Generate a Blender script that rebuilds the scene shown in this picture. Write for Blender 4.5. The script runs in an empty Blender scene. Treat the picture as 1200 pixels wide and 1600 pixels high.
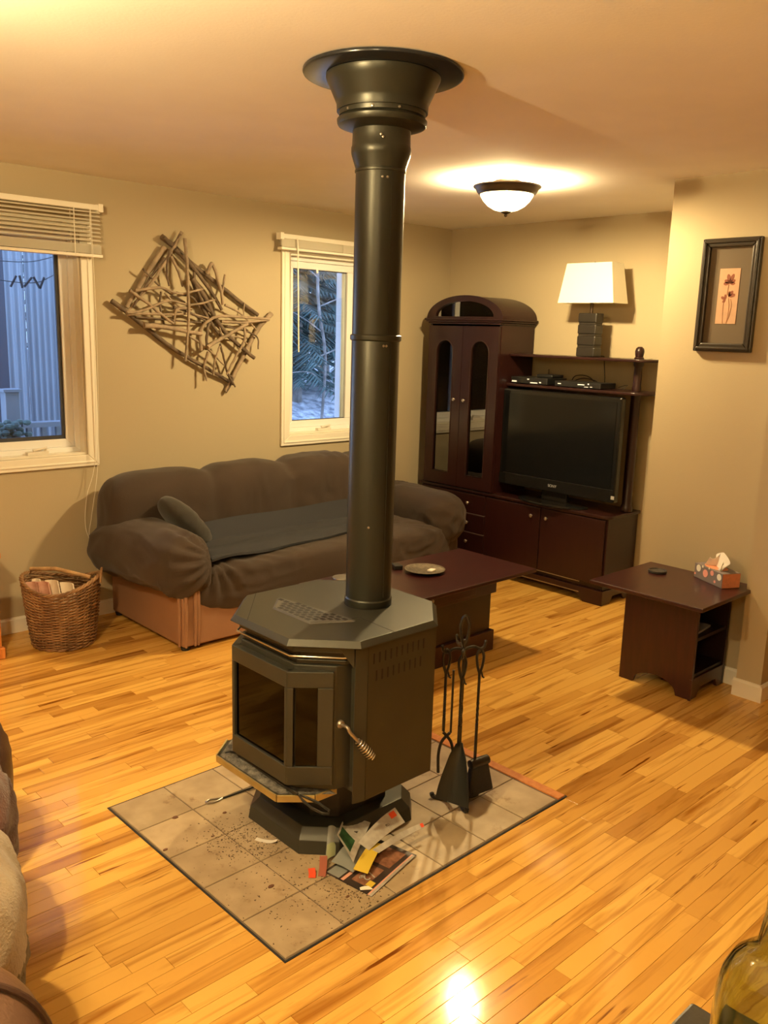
import bpy, bmesh, math, random
import numpy as np
from mathutils import Vector, Matrix, noise
random.seed(7)
PI = math.pi
SC = bpy.context.scene
COL = SC.collection

# ------------------------------------------------------------------ camera
CP = Vector((-1.2417, -1.6438, 1.6677))
CR = Vector((0.72966, -0.68318, 0.02921)); CU = Vector((0.11761, 0.16745, 0.97884)); CD = Vector((0.67362, 0.71079, -0.20253))
FPX = 1355.73
cam_data = bpy.data.cameras.new('camera'); cam = bpy.data.objects.new('camera', cam_data); COL.objects.link(cam)
cam_data.sensor_fit = 'VERTICAL'; cam_data.sensor_height = 36.0; cam_data.sensor_width = 27.0
cam_data.lens = FPX / 1600 * 36.0; cam_data.clip_start = 0.02; cam_data.clip_end = 200
m4 = Matrix((CR, CU, -CD)).transposed().to_4x4(); m4.translation = CP
cam.matrix_world = m4
SC.camera = cam

# ------------------------------------------------------------------ world, exposure
world = bpy.data.worlds.new('dusk_sky'); SC.world = world; world.use_nodes = True
wn = world.node_tree.nodes; wl = world.node_tree.links
bg = wn['Background']
tc = wn.new('ShaderNodeTexCoord'); sep = wn.new('ShaderNodeSeparateXYZ'); rmp = wn.new('ShaderNodeValToRGB')
wl.new(tc.outputs['Generated'], sep.inputs[0]); wl.new(sep.outputs['Z'], rmp.inputs[0])
rmp.color_ramp.elements[0].position = 0.0; rmp.color_ramp.elements[0].color = (0.42, 0.57, 0.88, 1)
rmp.color_ramp.elements[1].position = 0.7; rmp.color_ramp.elements[1].color = (0.32, 0.48, 0.90, 1)
wl.new(rmp.outputs[0], bg.inputs[0]); bg.inputs[1].default_value = 9.0
SC.view_settings.view_transform = 'Standard'; SC.view_settings.look = 'None'
SC.view_settings.exposure = 0.0; SC.view_settings.gamma = 1.0; SC.view_settings.use_curve_mapping = False
SC.cycles.max_bounces = 10; SC.cycles.diffuse_bounces = 6; SC.cycles.glossy_bounces = 4
SC.cycles.transmission_bounces = 8; SC.cycles.transparent_max_bounces = 12
SC.cycles.sample_clamp_indirect = 4.0; SC.cycles.caustics_reflective = False; SC.cycles.caustics_refractive = False
try: SC.cycles.use_denoising = True
except Exception: pass

WARM = (1.0, 0.74, 0.36)
LAMP_E = 140.0        # watts per bulb in the ceiling lamps
# ceiling lamps: (x, y) below; the fixtures with their bulbs are built in ceiling_lamp()

# ------------------------------------------------------------------ materials
MATS = {}
def lin(c): return tuple((v / 12.92 if v <= .04045 else ((v + .055) / 1.055) ** 2.4) for v in (x / 255 for x in c))
def mat(name, col, rough=.6, metal=0., spec=.5, var=0., vscale=6., bump=0., bscale=60., stretch=(1, 1, 1), col2=None, coat=0., sheen=0., emit=None, es=0., coords='Object'):
    m = bpy.data.materials.new(name); m.use_nodes = True
    n = m.node_tree.nodes; l = m.node_tree.links; b = n['Principled BSDF']
    b.inputs['Base Color'].default_value = (*col, 1); b.inputs['Roughness'].default_value = rough
    b.inputs['Metallic'].default_value = metal; b.inputs['Specular IOR Level'].default_value = spec
    b.inputs['Coat Weight'].default_value = coat; b.inputs['Coat Roughness'].default_value = .12
    b.inputs['Sheen Weight'].default_value = sheen
    if emit: b.inputs['Emission Color'].default_value = (*emit, 1); b.inputs['Emission Strength'].default_value = es
    if var or bump or col2:
        t = n.new('ShaderNodeTexCoord'); mp = n.new('ShaderNodeMapping'); mp.inputs['Scale'].default_value = stretch
        l.new(t.outputs[coords], mp.inputs[0])
        nz = n.new('ShaderNodeTexNoise'); nz.inputs['Scale'].default_value = vscale; nz.inputs['Detail'].default_value = 5
        l.new(mp.outputs[0], nz.inputs['Vector'])
        if var or col2:
            r = n.new('ShaderNodeValToRGB')
            c2 = col2 or tuple(v * (1 - var) for v in col)
            r.color_ramp.elements[0].color = (*c2, 1); r.color_ramp.elements[0].position = .35
            r.color_ramp.elements[1].color = (*col, 1); r.color_ramp.elements[1].position = .65
            l.new(nz.outputs[0], r.inputs[0]); l.new(r.outputs[0], b.inputs['Base Color'])
        if bump:
            nb = n.new('ShaderNodeTexNoise'); nb.inputs['Scale'].default_value = bscale; nb.inputs['Detail'].default_value = 4
            l.new(mp.outputs[0], nb.inputs['Vector'])
            bp = n.new('ShaderNodeBump'); bp.inputs['Strength'].default_value = bump; bp.inputs['Distance'].default_value = .004
            l.new(nb.outputs[0], bp.inputs['Height']); l.new(bp.outputs[0], b.inputs['Normal'])
    MATS[name] = m
    return m
def glass(name, tint=(1, 1, 1), rough=0.0, refl=1.0, ior=1.5):
    m = bpy.data.materials.new(name); m.use_nodes = True
    n = m.node_tree.nodes; l = m.node_tree.links; n.clear()
    o = n.new('ShaderNodeOutputMaterial'); mx = n.new('ShaderNodeMixShader'); t = n.new('ShaderNodeBsdfTransparent'); g = n.new('ShaderNodeBsdfGlossy')
    f = n.new('ShaderNodeFresnel'); f.inputs[0].default_value = ior
    t.inputs[0].default_value = (*tint, 1); g.inputs['Roughness'].default_value = rough; g.inputs[0].default_value = (refl, refl, refl, 1)
    l.new(f.outputs[0], mx.inputs[0]); l.new(t.outputs[0], mx.inputs[1]); l.new(g.outputs[0], mx.inputs[2]); l.new(mx.outputs[0], o.inputs[0])
    MATS[name] = m
    return m

mat('wall_paint', (.425, .355, .235), .75, spec=.25, bump=.12, bscale=220)
mat('ceiling_paint', (.88, .85, .82), .85, spec=.2, bump=.10, bscale=90, var=.04, vscale=3)
mat('white_trim', (.80, .76, .66), .35, bump=.02)
mat('vinyl', (.82, .83, .84), .3)
mat('blind_white', (.82, .78, .68), .45)
mat('black_iron', (.040, .036, .030), .38, metal=.6, bump=.25, bscale=90, var=.3, vscale=20)
mat('stove_paint', (.041, .040, .030), .42, metal=.35, spec=.5, var=.14, vscale=7, bump=.05, bscale=300)
mat('grille_grey', (.095, .092, .085), .4, metal=.3)
mat('pipe_paint', (.033, .033, .024), .36, metal=.45, spec=.5, var=.12, vscale=5, bump=.04, bscale=120, stretch=(1, 1, .3))
mat('flange_black', (.025, .027, .032), .22, metal=.4)
mat('dark_gap', (.010, .009, .008), .8)
mat('firebox_dark', (.028, .022, .016), .7, var=.5, vscale=9)
mat('brass', (.50, .40, .17), .38, metal=.7, var=.2, vscale=14)
mat('chrome', (.62, .60, .55), .22, metal=1.)
mat('chrome_dull', (.42, .38, .32), .33, metal=.9)
mat('ash', (.16, .145, .12), .95, col2=(.045, .04, .034), vscale=42, bump=1., bscale=150)
mat('mahogany', (.021, .0058, .0052), .33, spec=.4, col2=(.017, .0045, .0043), vscale=7, stretch=(1, 6, 1), coat=.15, bump=.03)
mat('mahogany_table', (.042, .0095, .0085), .3, spec=.5, col2=(.028, .0068, .0065), vscale=7, stretch=(1, 8, 1), coat=.12, bump=.03)
mat('edge_pale', (.13, .10, .09), .45)
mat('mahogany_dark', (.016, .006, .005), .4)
mat('cabinet_inside', (.03, .014, .011), .7)
mat('tv_black', (.006, .006, .006), .18, spec=.5)
mat('tv_screen', (.004, .0045, .005), .12, spec=.35)
mat('device_black', (.010, .010, .010), .4)
mat('cord_black', (.008, .008, .008), .5)
mat('grey_print', (.35, .35, .36), .5)
mat('led_white', (.8, .85, .9), .4, emit=(.8, .9, 1), es=.12)
mat('slipcover', (.043, .026, .016), .9, sheen=.10, var=.22, vscale=3, bump=.35, bscale=240)
mat('couch_base', (.31, .165, .095), .62, var=.14, vscale=3, bump=.2, bscale=140)
mat('blanket_charcoal', (.026, .027, .032), .95, bump=.4, bscale=250)
mat('cushion_dark', (.030, .026, .020), .9, sheen=.2, bump=.3, bscale=200)
mat('wicker', (.36, .20, .09), .6, col2=(.15, .07, .028), vscale=9, bump=.3, bscale=90)
mat('wicker_light', (.52, .33, .16), .55, col2=(.27, .15, .065), vscale=20)
mat('magazine_pink', (.62, .36, .27), .6, col2=(.40, .14, .10), vscale=16)
mat('magazine_cream', (.72, .60, .46), .6)
mat('pine', (.62, .235, .055), .42, col2=(.50, .16, .035), vscale=5, stretch=(8, 8, 1), bump=.06)
mat('driftwood', (.36, .275, .19), .8, col2=(.21, .155, .105), vscale=18, bump=.6, bscale=120)
mat('driftwood_dark', (.15, .105, .07), .8, col2=(.085, .058, .04), vscale=18, bump=.6, bscale=120)
mat('frame_black', (.030, .024, .018), .28)
mat('mat_taupe', (.11, .08, .05), .85)
mat('art_paper', (.48, .29, .18), .8, var=.1, vscale=30)
mat('flower_red', (.20, .055, .025), .8)
mat('stem_brown', (.33, .16, .08), .8)
mat('shade_white', (.86, .84, .70), .8, bump=.15, bscale=400)
mat('lamp_base_black', (.018, .015, .012), .35)
mat('bronze', (.055, .036, .022), .35, metal=.6)
mat('plate_silver', (.55, .48, .38), .3, metal=.85, var=.35, vscale=60)
mat('paper_white', (.78, .72, .62), .8)
mat('coaster_dark', (.035, .03, .026), .5)
mat('remote_black', (.012, .012, .012), .35)
mat('tissue_grey', (.17, .14, .135), .7)
mat('tissue_orange', (.70, .26, .13), .6, var=.15, vscale=60)
mat('tissue_pink', (.75, .32, .26), .6)
mat('tissue_cream', (.75, .70, .60), .6)
mat('shovel_dark', (.030, .030, .026), .45, metal=.4, bump=.2)
mat('bristle', (.016, .014, .011), .9, bump=1., bscale=300, stretch=(1, 1, .1))
mat('tile_grout', (.13, .095, .065), .95, bump=.4, bscale=120)
mat('hearth_edge', (.10, .07, .05), .6)
mat('red_paper', (.72, .075, .02), .6)
mat('red_dark', (.28, .075, .04), .65)
mat('flyer_dark', (.050, .032, .026), .4, col2=(.025, .018, .016), vscale=12)
mat('flyer_white', (.44, .41, .36), .5, col2=(.33, .30, .26), vscale=40)
mat('flyer_brown', (.30, .14, .08), .5, col2=(.14, .055, .03), vscale=45)
mat('flyer_green', (.022, .075, .025), .5, col2=(.008, .03, .010), vscale=60)
mat('flyer_palegreen', (.30, .32, .17), .5)
mat('flyer_grey', (.22, .23, .22), .45)
mat('flyer_yellow', (.66, .47, .05), .5)
mat('flyer_pink', (.70, .36, .26), .5)
mat('debris', (.075, .045, .025), .9)
mat('bark_chip', (.12, .05, .025), .85)
mat('leather_brown', (.135, .072, .045), .42, var=.14, vscale=5, bump=.25, bscale=110)
mat('leather_dark', (.050, .024, .016), .45, bump=.25, bscale=110)
mat('throw_brown', (.085, .030, .018), .95, sheen=.2, bump=.8, bscale=160, var=.3, vscale=8)
mat('throw_beige', (.29, .225, .145), .95, col2=(.21, .155, .10), vscale=10, bump=.7, bscale=170, sheen=.2)
mat('fleece_grey', (.19, .155, .105), .98, col2=(.09, .07, .045), vscale=20, bump=1., bscale=120)
mat('counter_dark', (.030, .027, .022), .4, var=.3, vscale=30, bump=.3)
mat('cabinet_paint', (.45, .38, .28), .6)
mat('oven_black', (.02, .02, .02), .3)
mat('snowy_ground', (.55, .56, .58), .95, col2=(.16, .17, .19), vscale=9, bump=1., bscale=7)
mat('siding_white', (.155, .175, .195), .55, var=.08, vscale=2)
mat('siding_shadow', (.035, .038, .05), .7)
mat('foliage', (.075, .115, .10), .9, col2=(.030, .055, .05), vscale=5)
mat('foliage_pale', (.17, .24, .21), .9, col2=(.07, .11, .10), vscale=6)
mat('trunk_grey', (.20, .18, .16), .9, col2=(.09, .08, .07), vscale=9)
mat('planter_dark', (.03, .03, .035), .8)
mat('outlet_plastic', (.72, .68, .6), .4)
glass('window_glass', (.93, .96, .97)); glass('door_glass', (.5, .48, .45), ior=2.5); glass('stove_glass', (.13, .10, .075), rough=.04, refl=.45)
glass('bottle_glass', (.86, .90, .70), refl=1.)

def bottle_mat():
    m = bpy.data.materials.new('clear_green_glass'); m.use_nodes = True
    b = m.node_tree.nodes['Principled BSDF']
    b.inputs['Base Color'].default_value = (.66, .72, .46, 1); b.inputs['Roughness'].default_value = .02
    b.inputs['Transmission Weight'].default_value = 1.; b.inputs['IOR'].default_value = 1.45
    MATS['bottle'] = m
bottle_mat()
def bowl_mat():
    m = bpy.data.materials.new('frosted_bowl'); m.use_nodes = True
    n = m.node_tree.nodes; l = m.node_tree.links; n.clear()
    o = n.new('ShaderNodeOutputMaterial'); mx = n.new('ShaderNodeMixShader'); t = n.new('ShaderNodeBsdfTransparent'); e = n.new('ShaderNodeEmission')
    t.inputs[0].default_value = (1, 1, 1, 1); e.inputs[0].default_value = (*WARM, 1); e.inputs[1].default_value = 30.
    mx.inputs[0].default_value = .2
    l.new(t.outputs[0], mx.inputs[1]); l.new(e.outputs[0], mx.inputs[2]); l.new(mx.outputs[0], o.inputs[0])
    MATS['bowl'] = m
bowl_mat()

def wood_floor_mat():
    m = bpy.data.materials.new('maple_boards'); m.use_nodes = True
    n = m.node_tree.nodes; l = m.node_tree.links; b = n['Principled BSDF']
    at = n.new('ShaderNodeAttribute'); at.attribute_name = 'tone'
    geo = n.new('ShaderNodeNewGeometry')
    sp = n.new('ShaderNodeSeparateColor'); l.new(at.outputs['Color'], sp.inputs[0])
    off = n.new('ShaderNodeCombineXYZ')
    mu = n.new('ShaderNodeMath'); mu.operation = 'MULTIPLY'; mu.inputs[1].default_value = 37.; l.new(sp.outputs[1], mu.inputs[0])
    l.new(mu.outputs[0], off.inputs[2]); l.new(mu.outputs[0], off.inputs[0])
    mp = n.new('ShaderNodeMapping'); mp.inputs['Scale'].default_value = (1.6, 22, 1); l.new(geo.outputs['Position'], mp.inputs[0])
    ad = n.new('ShaderNodeVectorMath'); l.new(mp.outputs[0], ad.inputs[0]); l.new(off.outputs[0], ad.inputs[1])
    nz = n.new('ShaderNodeTexNoise'); nz.inputs['Scale'].default_value = 1.; nz.inputs['Detail'].default_value = 6; nz.inputs['Distortion'].default_value = .7
    l.new(ad.outputs[0], nz.inputs['Vector'])
    rr = n.new('ShaderNodeValToRGB'); e = rr.color_ramp.elements
    e[0].position = 0.; e[0].color = (.36, .165, .032, 1); e[1].position = 1.; e[1].color = (.80, .47, .115, 1)
    k = e.new(.25); k.color = (.52, .255, .050, 1); k = e.new(.55); k.color = (.70, .385, .085, 1)
    l.new(sp.outputs[0], rr.inputs[0])
    st = n.new('ShaderNodeValToRGB'); st.color_ramp.elements[0].position = .28; st.color_ramp.elements[0].color = (.50, .36, .22, 1)
    st.color_ramp.elements[1].position = .50; st.color_ramp.elements[1].color = (1, 1, 1, 1)
    l.new(nz.outputs[0], st.inputs[0])
    # rare dark mineral streaks
    mp2 = n.new('ShaderNodeMapping'); mp2.inputs['Scale'].default_value = (3.2, 45, 1); l.new(geo.outputs['Position'], mp2.inputs[0])
    ad2 = n.new('ShaderNodeVectorMath'); l.new(mp2.outputs[0], ad2.inputs[0]); l.new(off.outputs[0], ad2.inputs[1])
    n2 = n.new('ShaderNodeTexNoise'); n2.inputs['Scale'].default_value = 1.; n2.inputs['Detail'].default_value = 3; l.new(ad2.outputs[0], n2.inputs['Vector'])
    s2 = n.new('ShaderNodeValToRGB'); s2.color_ramp.elements[0].position = .27; s2.color_ramp.elements[0].color = (.30, .17, .09, 1)
    s2.color_ramp.elements[1].position = .33; s2.color_ramp.elements[1].color = (1, 1, 1, 1); l.new(n2.outputs[0], s2.inputs[0])
    mx = n.new('ShaderNodeMix'); mx.data_type = 'RGBA'; mx.blend_type = 'MULTIPLY'; mx.inputs[0].default_value = 1.
    l.new(rr.outputs[0], mx.inputs[6]); l.new(st.outputs[0], mx.inputs[7])
    m2 = n.new('ShaderNodeMix'); m2.data_type = 'RGBA'; m2.blend_type = 'MULTIPLY'; m2.inputs[0].default_value = 1.
    l.new(mx.outputs[2], m2.inputs[6]); l.new(s2.outputs[0], m2.inputs[7])
    l.new(m2.outputs[2], b.inputs['Base Color'])
    b.inputs['Roughness'].default_value = .10; b.inputs['Specular IOR Level'].default_value = .38
    bp = n.new('ShaderNodeBump'); bp.inputs['Strength'].default_value = .12; bp.inputs['Distance'].default_value = .002
    n3 = n.new('ShaderNodeTexNoise'); n3.inputs['Scale'].default_value = 9.; l.new(geo.outputs['Position'], n3.inputs['Vector'])
    l.new(n3.outputs[0], bp.inputs['Height']); l.new(bp.outputs[0], b.inputs['Normal'])
    MATS['maple'] = m
wood_floor_mat()
def tile_mat():
    m = bpy.data.materials.new('ceramic_tile'); m.use_nodes = True
    n = m.node_tree.nodes; l = m.node_tree.links; b = n['Principled BSDF']
    geo = n.new('ShaderNodeNewGeometry'); oi = n.new('ShaderNodeObjectInfo')
    nz = n.new('ShaderNodeTexNoise'); nz.inputs['Scale'].default_value = 9.; nz.inputs['Detail'].default_value = 6; l.new(geo.outputs['Position'], nz.inputs['Vector'])
    r = n.new('ShaderNodeValToRGB'); r.color_ramp.elements[0].position = .3; r.color_ramp.elements[0].color = (.32, .235, .14, 1)
    r.color_ramp.elements[1].position = .7; r.color_ramp.elements[1].color = (.48, .37, .23, 1); l.new(nz.outputs[0], r.inputs[0])
    hs = n.new('ShaderNodeHueSaturation'); l.new(r.outputs[0], hs.inputs['Color'])
    mr = n.new('ShaderNodeMapRange'); mr.inputs[3].default_value = .86; mr.inputs[4].default_value = 1.1; l.new(oi.outputs['Random'], mr.inputs[0]); l.new(mr.outputs[0], hs.inputs['Value'])
    n2 = n.new('ShaderNodeTexNoise'); n2.inputs['Scale'].default_value = 7.; n2.inputs['Detail'].default_value = 9; n2.inputs['Roughness'].default_value = .75; l.new(geo.outputs['Position'], n2.inputs['Vector'])
    r2 = n.new('ShaderNodeValToRGB'); r2.color_ramp.elements[0].position = .33; r2.color_ramp.elements[0].color = (.55, .45, .36, 1)
    r2.color_ramp.elements[1].position = .43; r2.color_ramp.elements[1].color = (1, 1, 1, 1); l.new(n2.outputs[0], r2.inputs[0])
    mx = n.new('ShaderNodeMix'); mx.data_type = 'RGBA'; mx.blend_type = 'MULTIPLY'; mx.inputs[0].default_value = 1.
    l.new(hs.outputs[0], mx.inputs[6]); l.new(r2.outputs[0], mx.inputs[7]); l.new(mx.outputs[2], b.inputs['Base Color'])
    b.inputs['Roughness'].default_value = .42
    MATS['tile'] = m
tile_mat()

# ------------------------------------------------------------------ mesh helpers
ORG = {}
class G:
    def __init__(s): s.v = []; s.f = []
    def add(s, V, F):
        o = len(s.v); s.v += [tuple(x) for x in V]; s.f += [tuple(i + o for i in f) for f in F]; return s
    def box(s, x0, x1, y0, y1, z0, z1, M=None):
        V = [Vector((x, y, z)) for z in (z0, z1) for y in (y0, y1) for x in (x0, x1)]
        if M is not None: V = [M @ v for v in V]
        return s.add(V, [(0, 2, 3, 1), (4, 5, 7, 6), (0, 1, 5, 4), (2, 6, 7, 3), (0, 4, 6, 2), (1, 3, 7, 5)])
    def prism(s, poly, a0, a1, axis='z', M=None, inset=None):
        """poly = list of 2-D points; axis z: (x,y); axis x: (y,z); axis y: (x,z)"""
        def p3(p, a): return Vector((p[0], p[1], a)) if axis == 'z' else (Vector((a, p[0], p[1])) if axis == 'x' else Vector((p[0], a, p[1])))
        n = len(poly); top = inset or poly
        V = [p3(p, a0) for p in poly] + [p3(p, a1) for p in top]
        if M is not None: V = [M @ v for v in V]
        F = [tuple(range(n))[::-1], tuple(range(n, 2 * n))] + [(i, (i + 1) % n, n + (i + 1) % n, n + i) for i in range(n)]
        return s.add(V, F)
    def loft(s, rings, cap=True, closed=False):
        n = len(rings[0]); V = [p for r in rings for p in r]; F = []
        m = len(rings)
        for k in range(m if closed else m - 1):
            a = k * n; b = ((k + 1) % m) * n
            F += [(a + i, a + (i + 1) % n, b + (i + 1) % n, b + i) for i in range(n)]
        if cap and not closed: F += [tuple(range(n))[::-1], tuple(range((m - 1) * n, m * n))]
        return s.add(V, F)
    def lathe(s, prof, c=(0, 0), n=32, cap=True, M=None):
        rings = [[Vector((c[0] + r * math.cos(2 * PI * i / n), c[1] + r * math.sin(2 * PI * i / n), z)) for i in range(n)] for r, z in prof]
        if M is not None: rings = [[M @ v for v in r] for r in rings]
        return s.loft(rings, cap)
    def tube(s, pts, rad, n=8, closed=False, cap=True):
        P = [Vector(p) for p in pts]; m = len(P)
        R = rad if isinstance(rad, (list, tuple)) else [rad] * m
        T = []
        for i in range(m):
            a = P[(i - 1) % m] if (closed or i) else P[i]; b = P[(i + 1) % m] if (closed or i < m - 1) else P[i]
            t = (b - a); T.append(t.normalized() if t.length > 1e-9 else Vector((0, 0, 1)))
        up = Vector((0, 0, 1)) if abs(T[0].z) < .9 else Vector((1, 0, 0))
        N = (up - T[0] * up.dot(T[0])).normalized(); rings = []
        for i in range(m):
            N = (N - T[i] * N.dot(T[i])); N = N.normalized() if N.length > 1e-6 else T[i].orthogonal().normalized()
            B = T[i].cross(N)
            rings.append([P[i] + (N * math.cos(2 * PI * k / n) + B * math.sin(2 * PI * k / n)) * R[i] for k in range(n)])
        return s.loft(rings, cap, closed)
    def sell(s, c, r, p=3., nu=28, nv=14, M=None):
        V = []; F = []
        def sg(x, e): return math.copysign(abs(x) ** (2 / e), x)
        for j in range(nv + 1):
            ph = -PI / 2 + PI * j / nv
            for i in range(nu):
                th = 2 * PI * i / nu
                v = Vector((sg(math.cos(ph), p) * sg(math.cos(th), p) * r[0], sg(math.cos(ph), p) * sg(math.sin(th), p) * r[1], sg(math.sin(ph), p) * r[2]))
                if M is not None: v = M @ v
                V.append(v + Vector(c))
        for j in range(nv):
            for i in range(nu):
                F.append((j * nu + i, j * nu + (i + 1) % nu, (j + 1) * nu + (i + 1) % nu, (j + 1) * nu + i))
        return s.add(V, F)
    def sheet(s, fn, nu, nv, th=.0008):
        """thin sheet from fn(u,v)->point, with real thickness"""
        P = [[Vector(fn(i / nu, j / nv)) for i in range(nu + 1)] for j in range(nv + 1)]
        def nrm(i, j):
            a = P[j][min(i + 1, nu)] - P[j][max(i - 1, 0)]; b = P[min(j + 1, nv)][i] - P[max(j - 1, 0)][i]
            c = a.cross(b); return c.normalized() if c.length > 1e-12 else Vector((0, 0, 1))
        top = [P[j][i] + nrm(i, j) * th / 2 for j in range(nv + 1) for i in range(nu + 1)]
        bot = [P[j][i] - nrm(i, j) * th / 2 for j in range(nv + 1) for i in range(nu + 1)]
        W = nu + 1; K = len(top); F = []
        for j in range(nv):
            for i in range(nu):
                a = j * W + i; F.append((a, a + 1, a + W + 1, a + W)); F.append((K + a, K + a + W, K + a + W + 1, K + a + 1))
        for i in range(nu): F.append((i, K + i, K + i + 1, i + 1)); a = nv * W + i; F.append((a, a + 1, K + a + 1, K + a))
        for j in range(nv): a = j * W; F.append((a, a + W, K + a + W, K + a)); a += nu; F.append((a, K + a, K + a + W, a + W))
        return s.add(top + bot, F)
    def build(s, name, m, parent=None, bevel=0., smooth=True, ang=35, seg=2, kind=None, label=None, fix=True):
        V = np.array([tuple(v) for v in s.v], float)
        lo = V.min(0); hi = V.max(0); o = Vector(((lo[0] + hi[0]) / 2, (lo[1] + hi[1]) / 2, lo[2]))
        me = bpy.data.meshes.new(name); me.from_pydata([tuple(Vector(v) - o) for v in s.v], [], s.f)
        if fix:
            bm = bmesh.new(); bm.from_mesh(me); bmesh.ops.recalc_face_normals(bm, faces=bm.faces); bm.to_mesh(me); bm.free()
        return link(name, me, o, m, parent, bevel, smooth, ang, seg, kind, label)
def link(name, me, o, m, parent=None, bevel=0., smooth=True, ang=35, seg=2, kind=None, label=None):
    ob = bpy.data.objects.new(name, me); COL.objects.link(ob)
    if m is not None: me.materials.append(MATS[m])
    if smooth:
        me.polygons.foreach_set('use_smooth', [True] * len(me.polygons)); me.set_sharp_from_angle(angle=math.radians(ang))
    ORG[ob.name] = Vector(o)
    if parent is not None: ob.parent = parent; ob.location = Vector(o) - ORG[parent.name]
    else: ob.location = o
    if bevel:
        b = ob.modifiers.new('bevel', 'BEVEL'); b.width = bevel; b.segments = seg; b.limit_method = 'ANGLE'; b.angle_limit = math.radians(30); b.harden_normals = False
    if kind: ob['kind'] = kind
    if label: ob['label'] = label
    return ob
def thing(name, label, cat, loc, group=None):
    o = bpy.data.objects.new(name, None); COL.objects.link(o); o.location = loc; o.empty_display_size = .1
    o['label'] = label; o['category'] = cat
    if group: o['group'] = group
    ORG[o.name] = Vector(loc); return o
def tag(o, label, cat, group=None):
    o['label'] = label; o['category'] = cat
    if group: o['group'] = group
    return o
def struct(o): o['kind'] = 'structure'; return o
def soft(name, prims, m, parent=None, voxel=.016, smooth_it=3, disp=.006, dscale=7., ridge=0., rscale=14., rdir=(1, 1, 1), label=None, extra=None):
    """voxel-fused soft body from overlapping closed primitives, with cloth folds pushed along the normals"""
    me = bpy.data.meshes.new('tmp'); me.from_pydata(prims.v, [], prims.f)
    bm = bmesh.new(); bm.from_mesh(me); bmesh.ops.recalc_face_normals(bm, faces=bm.faces); bm.to_mesh(me); bm.free()
    ob = bpy.data.objects.new('tmp', me); COL.objects.link(ob)
    r = ob.modifiers.new('r', 'REMESH'); r.mode = 'VOXEL'; r.voxel_size = voxel
    s = ob.modifiers.new('s', 'SMOOTH'); s.factor = .6; s.iterations = smooth_it
    dg = bpy.context.evaluated_depsgraph_get(); m2 = bpy.data.meshes.new_from_object(ob.evaluated_get(dg))
    bpy.data.objects.remove(ob); bpy.data.meshes.remove(me)
    N = [v.normal.copy() for v in m2.vertices]
    for v, nn in zip(m2.vertices, N):
        p = v.co
        d = disp * noise.noise(p * dscale)
        if ridge:
            q = Vector((p.x * rdir[0], p.y * rdir[1], p.z * rdir[2])) * rscale
            q += Vector((noise.noise(p * 3) * 2.5, noise.noise(p * 3 + Vector((9, 3, 1))) * 2.5, 0))
            w = max(0., .5 + noise.noise(p * 2.3 + Vector((4, 4, 4))) * 1.3)
            d += ridge * (1 - abs(noise.noise(q)) * 3.2) * w
        if extra: d += extra(p)
        v.co = p + nn * d
    V = np.empty(len(m2.vertices) * 3); m2.vertices.foreach_get('co', V); V = V.reshape(-1, 3); lo = V.min(0); hi = V.max(0)
    o = Vector(((lo[0] + hi[0]) / 2, (lo[1] + hi[1]) / 2, lo[2])); m2.transform(Matrix.Translation(-o)); m2.materials.clear()
    m2.name = name
    return link(name, m2, o, m, parent, 0, True, 180, label=label)
def rotz(a, c): return Matrix.Translation(c) @ Matrix.Rotation(a, 4, 'Z') @ Matrix.Translation(-Vector(c))
def text(name, s, size, m, M, parent=None, depth=.0008, label=None):
    cu = bpy.data.curves.new('t', 'FONT'); cu.body = s; cu.size = size; cu.extrude = depth / 2; cu.align_x = 'CENTER'; cu.align_y = 'CENTER'
    t = bpy.data.objects.new('t', cu); COL.objects.link(t)
    me = bpy.data.meshes.new_from_object(t.evaluated_get(bpy.context.evaluated_depsgraph_get())); bpy.data.objects.remove(t)
    me.transform(M); V = np.array([tuple(v.co) for v in me.vertices]); lo = V.min(0); hi = V.max(0); o = Vector(((lo[0] + hi[0]) / 2, (lo[1] + hi[1]) / 2, lo[2]))
    me.transform(Matrix.Translation(-o)); me.materials.clear(); return link(name, me, o, m, parent, 0, False, label=label)
def catmull(pts, k=6):
    P = [Vector(p) for p in pts]; P = [P[0] * 2 - P[1]] + P + [P[-1] * 2 - P[-2]]; out = []
    for i in range(1, len(P) - 2):
        for j in range(k):
            t = j / k; a, b, c, d = P[i - 1:i + 3]
            out.append(.5 * ((2 * b) + (c - a) * t + (2 * a - 5 * b + 4 * c - d) * t * t + (3 * b - a - 3 * c + d) * t ** 3))
    out.append(P[-2].copy()); return out
def bar(g, p, q, w, h):
    """square bar from p to q"""
    p = Vector(p); q = Vector(q); t = (q - p).normalized(); up = Vector((0, 0, 1)) if abs(t.z) < .9 else Vector((0, 1, 0))
    a = t.cross(up).normalized(); b = a.cross(t)
    ring = lambda c: [c + a * w / 2 + b * h / 2, c - a * w / 2 + b * h / 2, c - a * w / 2 - b * h / 2, c + a * w / 2 - b * h / 2]
    return g.loft([ring(p), ring(q)])
def twisted(g, x, y, z0, z1, w, turns, zt0, zt1, n=60):
    """square iron bar with a twisted stretch"""
    rings = []
    for i in range(n + 1):
        z = z0 + (z1 - z0) * i / n; a = 2 * PI * turns * min(1, max(0, (z - zt0) / (zt1 - zt0))) + .5
        rings.append([Vector((x + w * .7 * math.cos(a + k * PI / 2), y + w * .7 * math.sin(a + k * PI / 2), z)) for k in range(4)])
    return g.loft(rings)

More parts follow.
